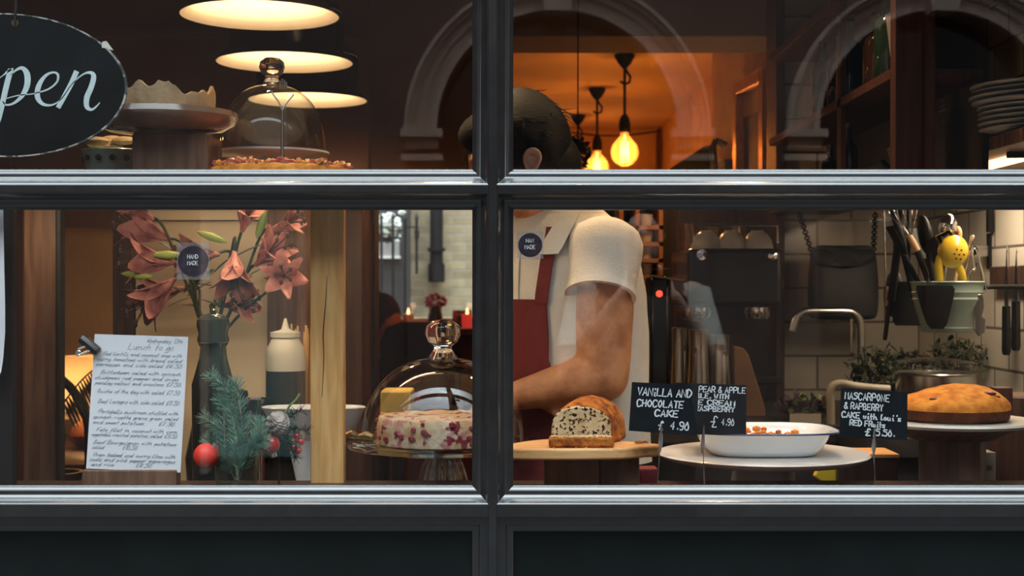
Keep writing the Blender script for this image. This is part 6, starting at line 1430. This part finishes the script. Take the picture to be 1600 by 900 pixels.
for sg_ in (-1, 1):
    hp = Vector((BX, BY, ZC-.52))+sv*.09*sg_; kn = Vector((hp.x-.01, hp.y, .50)); an = Vector((hp.x, hp.y, .09))
    body.limb([hp, (hp+kn)/2, kn, (kn+an)*.5+Vector((.0, .01, .03)), an], [.098, .085, .06, .055, .04], 16)
body.build('body', K['skin'], t, remesh=.006)
# trousers and shoes
m_ = MB(); m_.loft([tring(z, .004) for z in (-.34, -.40, -.46, -.52)])
for sg_ in (-1, 1):
    hp = Vector((BX, BY, ZC-.50))+sv*.088*sg_; kn = Vector((hp.x-.01, hp.y, .50)); an = Vector((hp.x, hp.y, .09))
    m_.limb([hp, (hp+kn)/2, kn, (kn+an)*.5+Vector((.0, .01, .03)), an], [.104, .094, .075, .07, .06], 16)
m_.build('trousers', K['darkcloth'], t, remesh=.01)
for sg_ in (-1, 1):
    hp = Vector((BX, BY, 0))+sv*.088*sg_; MB().ball(hp+fv*.06+Vector((0, 0, .05)), .05, 16, (2.6, .95, 1), fv.to_track_quat('X', 'Z').to_matrix()).build('shoe', K['blackmat'], t)
# polo shirt: a shell round the torso, with sleeves
def wrinkle(p, k=.004): return Vector((noise.noise(p*14)*k, noise.noise(p*14+Vector((5, 0, 0)))*k, noise.noise(p*14+Vector((9, 3, 0)))*k*.5))
zs = [.150, .135, .118, .09, .065, .03, -.013, -.05, -.09, -.14, -.195, -.25, -.30, -.345]
rg = [[p+wrinkle(p) for p in tring(z, .012, 56)] for z in zs]; inn = [[p for p in tring(z, .006, 56)] for z in reversed(zs)]
m_ = MB(); m_.loft([tring(.168, .004, 56)]+rg+inn+[tring(.166, -.001, 56)], cap=False)
sl = (P(938, 463, .50))
axd = (sl-sh1).normalized()
def sleeve(mb, s0, s1, r0, r1):
    d = (s1-s0).normalized(); a_, b_ = frame_of(d); out = []
    for f, r in ((-.62, .25), (-.52, .72), (-.36, 1.0), (-.15, 1.12), (.1, 1.10), (.35, 1.05), (.65, 1.02), (.9, 1.0), (1.0, 1.0)):
        rr_ = (r0+(r1-r0)*max(f, 0))*r; out.append([s0+(s1-s0)*f+a_*(rr_*math.cos(x))+b_*(rr_*math.sin(x))+(wrinkle(s0+(s1-s0)*f+a_*math.cos(x)*.1+b_*math.sin(x)*.1, .006) if 0 < f < .9 else Vector()) for x in [2*PI*i/32 for i in range(32)]])
    inner_ = [[s0+(s1-s0)*f+a_*((r1-.006)*math.cos(x))+b_*((r1-.006)*math.sin(x)) for x in [2*PI*i/32 for i in range(32)]] for f in (1.0, .7, .4)]
    mb.loft(out+inner_)
    return [[s0+(s1-s0)*f+a_*((r1+o)*math.cos(x))+b_*((r1+o)*math.sin(x)) for x in [2*PI*i/32 for i in range(32)]] for f, o in ((.86, .0), (.865, .0025), (1.0, .003), (1.003, -.004))]
cuff = sleeve(m_, sh1, sl, .067, .066)
cuff2 = sleeve(m_, sh2, sh2+Vector((.002, -.037, -.14)), .060, .058)
shirt = m_.build('polo_shirt', K['shirt'], t, angle=1.4)
for q in (cuff, cuff2): MB().loft(q, cap=False).build('cuff', K['shirt'], shirt)
# collar: band round the neck and two folded points
rings = []
for i in range(29):
    th = .25+(2*PI-.5)*i/28; q0 = TP(th, .168, .006); q1 = TP(th, .150, .014)
    rings.append([q0+Vector((0, 0, .012)), q1, q1-Vector((0, 0, .003)), q0+Vector((0, 0, .004))])
MB().loft(rings).build('collar_band', K['shirt'], shirt)
def ysurf(x, z, off):
    best = 9
    for i in range(240):
        p = TP(2*PI*i/240, z, off)
        if abs(p.x-x) < .006: best = min(best, p.y)
    return best if best < 9 else BY
rows = []
for (ua, ub, v) in ((880, 912, 322), (874, 904, 335), (864, 896, 352), (853, 887, 370), (842, 879, 386), (834, 872, 396)):
    n_ = []
    for k in range(5):
        u = ua+(ub-ua)*k/4; y_ = .58
        for _ in range(4):
            p = P(u, v, y_); y_ = min(ysurf(p.x, min(p.z-ZC, .155), .014), .64)
        n_.append(P(u, v+1.2*math.sin(PI*k/4), y_-.016-.004*math.sin(PI*k/4)))
    rows.append(n_+[q+Vector((0, .004, -.001)) for q in reversed(n_)])
MB().loft(rows).build('collar_point', K['shirt'], shirt)
MB().loft([[TP(.0+a, z, .0145) for a in (-.08, .10)]+[TP(a, z, .0165) for a in (.10, -.08)] for z in (.10, .05, 0, -.03)]).build('placket', K['shirt'], shirt)
# apron
ths = [math.radians(a) for a in range(-40, 41, 5)]
rg = []
for z in [-.022, -.05, -.09, -.14, -.195, -.25, -.30, -.345, -.42, -.51]:
    k = 1.0 if z > -.16 else 1.0+min((-.16-z)/.14, 1)*1.1
    outer_ = [TP(a*k*.66, z, .020)+wrinkle(TP(a*k*.66, z, .02), .005) for a in ths]; rg.append(outer_+[TP(a*k*.66, z, .0165) for a in reversed(ths)])
ap = MB().loft(rg).build('apron', K['apron'], t)
for a in (-23, 23):
    rg = []
    for f in range(9):
        z = -.03+.15*f/8; th = math.radians(a*(1+.0*f)); th += math.radians(f*.9*(1 if a > 0 else -1)); w_ = math.radians(4.2)
        rg.append([TP(th-w_, z, .021), TP(th+w_, z, .021), TP(th+w_, z, .017), TP(th-w_, z, .017)])
    MB().loft(rg).build('strap', K['apron'], ap)
# hair and ear
m_ = MB()
m_.ball(hc+hrot @ Vector((-.016, 0, .025)), .109, 36, (1.0, .86, 1.04), hrot)
m_.ball(hc+hrot @ Vector((-.055, 0, -.035)), .075, 20, (1, .95, 1), hrot); m_.ball(hc+hrot @ Vector((.038, 0, .068)), .062, 20, (1, 1.0, .7), hrot)
for i in range(260):
    a = R.uniform(0, 6.28); b = R.uniform(.1, 1.5); p = Vector((math.cos(a)*math.sin(b), math.sin(a)*math.sin(b)*.86, math.cos(b)))*.108; q = p+Vector((R.uniform(-.03, .02), R.uniform(-.01, .01), R.uniform(-.03, 0)))
    m_.tube([hc+hrot @ (p+Vector((-.014, 0, .02))), hc+hrot @ (p*1.035+Vector((-.017, 0, .018))), hc+hrot @ (q*1.03+Vector((-.02, 0, .015)))], [.0015, .0012, .0005], 5)
m_.build('hair', K['hair'], t)
ec = P(832, 250, .55); m_ = MB()
pts = [ec+Vector((x*.0012, 0, z*.0012)) for x, z in ((-6, -16), (-11, -6), (-12, 6), (-7, 15), (2, 17), (10, 12), (12, 2), (8, -8), (2, -16), (-4, -20))]
m_.limb(smoothline([tuple(p) for p in pts], 3), [.0048]*28, 8); m_.ball(ec+Vector((-.001, .006, -.002)), .015, 14, (1, .4, 1.3)); m_.limb([ec+Vector((-.007, -.001, .008)), ec+Vector((.003, -.001, .007)), ec+Vector((.004, -.001, -.006))], [.003]*3, 8)
m_.ball(ec+Vector((-.004, 0, -.021)), .0065, 10)
m_.build('ear', K['skinpale'], t, remesh=.0022)

# seated customer and chair far behind
t = thing('person', 'seated customer with dark hair in silhouette near the far window', 'person', (P(598, 0, 5.2).x, 5.2, 0))
c = P(600, 500, 5.2); b = MB(); s52 = S(5.2)
b.ball(c+Vector((.02, 0, -.03)), .095, 20, (.85, .95, 1.15)); b.tube([c+Vector((0, 0, -.08)), c+Vector((-.03, 0, -.22))], [.05, .06], 12)
tz = c.z; b.loft([[Vector((c.x-.04+w_*math.cos(a), 5.2+d_*math.sin(a), z)) for a in [2*PI*i/20 for i in range(20)]] for z, w_, d_ in ((tz-.19, .07, .06), (tz-.24, .19, .10), (tz-.34, .21, .12), (tz-.5, .17, .11), (tz-.68, .19, .13))])
b.limb([(c.x+.13, 5.2, tz-.28), (c.x+.17, 5.1, tz-.52), (c.x+.06, 4.92, tz-.50)], [.05, .04, .03], 12); hand(b, (c.x+.06, 4.92, tz-.50), (-.7, -.6, 0), (0, 0, 1), .17, .4)
b.limb([(c.x-.2, 5.2, tz-.28), (c.x-.25, 5.1, tz-.52), (c.x-.12, 4.92, tz-.50)], [.05, .04, .03], 12); hand(b, (c.x-.12, 4.92, tz-.50), (.7, -.6, 0), (0, 0, 1), .17, .4, -1)
for sg_ in (-1, 1): b.limb([(c.x-.04+.09*sg_, 5.2, tz-.66), (c.x-.04+.11*sg_, 4.78, tz-.64), (c.x-.04+.11*sg_, 4.8, .06)], [.09, .065, .045], 12)
b.build('body', K['skindark'], t, remesh=.012)
MB().ball(c+Vector((-.02, .02, .02)), .115, 20, (.95, 1, 1.1)).ball(c+Vector((-.055, .03, .10)), .06, 14).ball(c+Vector((-.05, .04, -.10)), .075, 14, (1, 1, 1.5)).build('hair', K['hair'], t)
MB().loft([[Vector((c.x-.04+w_*math.cos(a), 5.2+d_*math.sin(a), z)) for a in [2*PI*i/24 for i in range(24)]] for z, w_, d_ in ((tz-.20, .10, .09), (tz-.235, .20, .11), (tz-.34, .225, .13), (tz-.5, .18, .12), (tz-.70, .20, .14))]).build('jumper', mat('rust_jumper', (.05, .02, .015), .9, kind='noise', col2=(.07, .028, .02), scale=30), t)
def diner_chair(x, y, label):
    t = thing('dining_chair', label, 'chair', (x, y, 0))
    zt = P(0, 503, y).z
    MB().loft([[Vector((x+hw*math.cos(a), y+.012*math.sin(a), z)) for a in [2*PI*i/20 for i in range(20)]] for z, hw in ((zt-.34, .18), (zt-.25, .20), (zt-.10, .20), (zt-.03, .17), (zt, .10))]).build('backrest', K['blackmat'], t)
    MB().box((x-.2, y-.42, zt-.44), (x+.2, y, zt-.40)).build('seat', K['darkwood'], t, bevel=.01)
    for a, b_ in ((-.17, -.02), (.17, -.02), (-.17, -.38), (.17, -.38)): MB().tube([(x+a, y+b_, 0), (x+a*.97, y+b_, zt-.42 if b_ < -.1 else zt-.25)], .018, 8).build('leg', K['blackmat'], t)
diner_chair(P(658, 0, 4.6).x, 4.6, 'dark rounded chair back below the far window')
zt = P(0, 540, 4.4).z; tb = tag(bx((-1.15, 3.9, .72), (-.05, 4.12, .75)).build('dining_table', K['darkwood'], smooth=False, bevel=.004), 'dark dining table in front of the seated customer', 'table')
for x in (-1.1, -.14):
    for y in (3.93, 4.09): bx((x, y-.02, 0), (x+.04, y+.02, .72)).build('leg', K['darkwood'], tb, smooth=False)

# photographer on the pavement, visible only mirrored in the panes
fx, fy = .44, -2.66
t = thing('person', 'photographer with pale sleeves holding a camera, mirrored faintly in the pane', 'person', (fx, fy, 0))
b = MB(); n = 24
RB = [(1.44, .06, .05), (1.41, .14, .08), (1.36, .20, .10), (1.22, .19, .12), (1.05, .16, .11), (.95, .18, .13), (.86, .19, .13)]
b.loft([[Vector((fx+w_*math.cos(a), fy+d_*math.sin(a), z)) for a in [2*PI*i/n for i in range(n)]] for z, w_, d_ in RB])
b.tube([(fx, fy, 1.40), (fx, fy+.01, 1.52)], .055, 16); hp_ = Vector((fx, fy+.03, 1.60)); b.ball(hp_, .1, 24, (.78, .95, 1.15)); b.ball(hp_+Vector((0, .10, -.02)), .016, 10, (.8, 1, 1.4)); b.ball(hp_+Vector((0, .03, -.07)), .06, 14)
for sg_ in (-1, 1): b.ball(hp_+Vector((.082*sg_, -.01, -.01)), .025, 10, (.35, .7, 1.2)); b.ball(hp_+Vector((.032*sg_, .088, .012)), .012, 8)
b.ball(hp_+Vector((0, .088, -.062)), .018, 8, (1.4, .5, .4))
cz_ = ZC+.02
for sg_ in (-1, 1):
    s0 = Vector((fx+.18*sg_, fy, 1.37)); e0 = Vector((fx+.25*sg_, fy+.10, 1.12)); w0 = Vector((fx+.085*sg_, fy+.27, cz_-.05))
    b.limb([s0, (s0+e0)/2, e0], [.055, .047, .040], 14); b.limb([e0, (e0+w0)/2, w0], [.040, .035, .025], 14)
    hand(b, w0, (-.5*sg_, .35, .55), (.7*sg_, .55, .2), .17, .9, -sg_)
for sg_ in (-1, 1): b.limb([(fx+.09*sg_, fy, .88), (fx+.10*sg_, fy, .5), (fx+.10*sg_, fy-.02, .08)], [.095, .062, .04], 14)
b.build('body', K['skinpale'], t, remesh=.007)
MB().loft([[Vector((fx+(w_+.014)*math.cos(a), fy+(d_+.014)*math.sin(a), z)) for a in [2*PI*i/n for i in range(n)]] for z, w_, d_ in RB]).build('dark_top', K['darkcloth'], t)
for sg_ in (-1, 1):
    s0 = Vector((fx+.175*sg_, fy, 1.38)); e0 = Vector((fx+.25*sg_, fy+.10, 1.12)); MB().tube([s0+Vector((0, 0, .02)), s0, (s0+e0)/2, s0+(e0-s0)*.75], [.04, .072, .064, .060], 20).build('sleeve', K['shirt'], t)
    MB().limb([(fx+.09*sg_, fy, .92), (fx+.10*sg_, fy, .5), (fx+.10*sg_, fy-.02, .08)], [.11, .078, .06], 14).build('trouser_leg', K['bag'], t)
    MB().ball((fx+.10*sg_, fy+.05, .05), .05, 14, (1, 2.5, 1)).build('shoe', K['blackmat'], t)
MB().ball(hp_+Vector((0, -.02, .03)), .112, 24, (.85, .95, 1.05)).ball(hp_+Vector((0, -.06, -.06)), .08, 16, (1, .8, 1.5)).build('hair', K['hair'], t)
t = thing('photo_camera', 'black camera with a round lens in the photographer\'s hands, mirrored in the pane', 'camera', (fx-.02, fy+.33, cz_-.04))
cb = Vector((fx-.0, fy+.34, cz_)); MB().box(cb+Vector((-.068, -.03, -.045)), cb+Vector((.068, .03, .045))).box(cb+Vector((-.025, -.03, .045)), cb+Vector((.025, .03, .068))).build('camera_body', K['blackmat'], t, bevel=.008)
MB().lathe([(.034, .03), (.036, .06), (.036, .11), (.032, .11), (.028, .09), (.001, .085)], cb, 28, axis=(0, 1, 0)).build('lens', K['black'], t)
MB().lathe([(.001, .03), (.006, .03), (.006, .033), (.001, .033)], cb+Vector((-.05, 0, .02)), 12, axis=(0, 1, 0)).build('red_badge', K['red_light'], t)

# ------------------------------------------------------------------ small fixtures
t = thing('added_shelf_light', 'added unseen strip light under the display shelf, brightening the lily board', 'light', (-.70, .30, ZS-.022))  # added strip, out of sight, to lift the board and lilies
bx((-.95, .295, ZS-.022), (-.12, .31, ZS-.0165)).build('strip_body', K['ledstrip'], t, smooth=False)
lamp('added_shelf_glow', 'AREA', (-.53, .32, ZS-.03), 2.0, (1, .76, .48), .72, (math.radians(35), 0, 0), shape='RECTANGLE', size_y=.03)
sp_ = pier_pt(3.30, ZC+.30, .05)
t = thing('added_sconce', 'added brass uplight hidden by the window bar, brightening the orange pier', 'lamp', sp_)  # added lamp, out of sight, to strengthen the glow on the pier
MB().lathe([(.001, -.03), (.03, -.03), (.045, .03), (.043, .03), (.028, -.026), (.001, -.026)], sp_, 24).build('sconce_cup', K['brass'], t)
MB().tube([sp_, pier_pt(3.30, ZC+.28, -.005)], .008, 8).build('arm', K['brass'], t)
MB().ball(sp_+Vector((0, 0, .01)), .02, 12).build('bulb', K['bulbwarm'], t)
lamp('added_sconce_light', 'POINT', sp_+Vector((-.01, 0, .07)), 4.5, (1, .45, .12), .03)
t = thing('oven_glove', 'black oven glove hanging over the left of the mint bucket', 'glove', bkt(1460, 512, -.1))
rows = []
for v, a, b in ((446, 1432, 1488), (452, 1431, 1492), (470, 1436, 1489), (490, 1442, 1484), (506, 1448, 1480), (514, 1454, 1474)):
    rows.append([bkt(u, v, -.098-.006*math.sin(PI*k/6)) for k, u in enumerate([a+(b-a)*k/6 for k in range(7)])]+[bkt(u, v, -.088) for u in [b-(b-a)*k/6 for k in range(7)]])
MB().loft(rows).build('glove_body', K['blackmat'], t)
MB().tube([bkt(1450, 447, -.095), bkt(1450, 436, -.085), bkt(1452, 447, -.075)], .002, 6).build('loop', K['blackmat'], t)
# made-up housings that hold the added display spots
for i, (x, y) in enumerate(SPOTS):
    t = thing('added_ceiling_spot', ['first', 'second', 'third', 'fourth'][i]+' added black ceiling spot over the window display, out of view above', 'spotlight', (x, y, CEIL1-.09), 'added display spots')
    open_shell([(.030, -.005), (.034, .0), (.034, .05), (.02, .075), (.008, .09)], (x, y, CEIL1-.09), 24).build('spot_housing', K['black'], t)
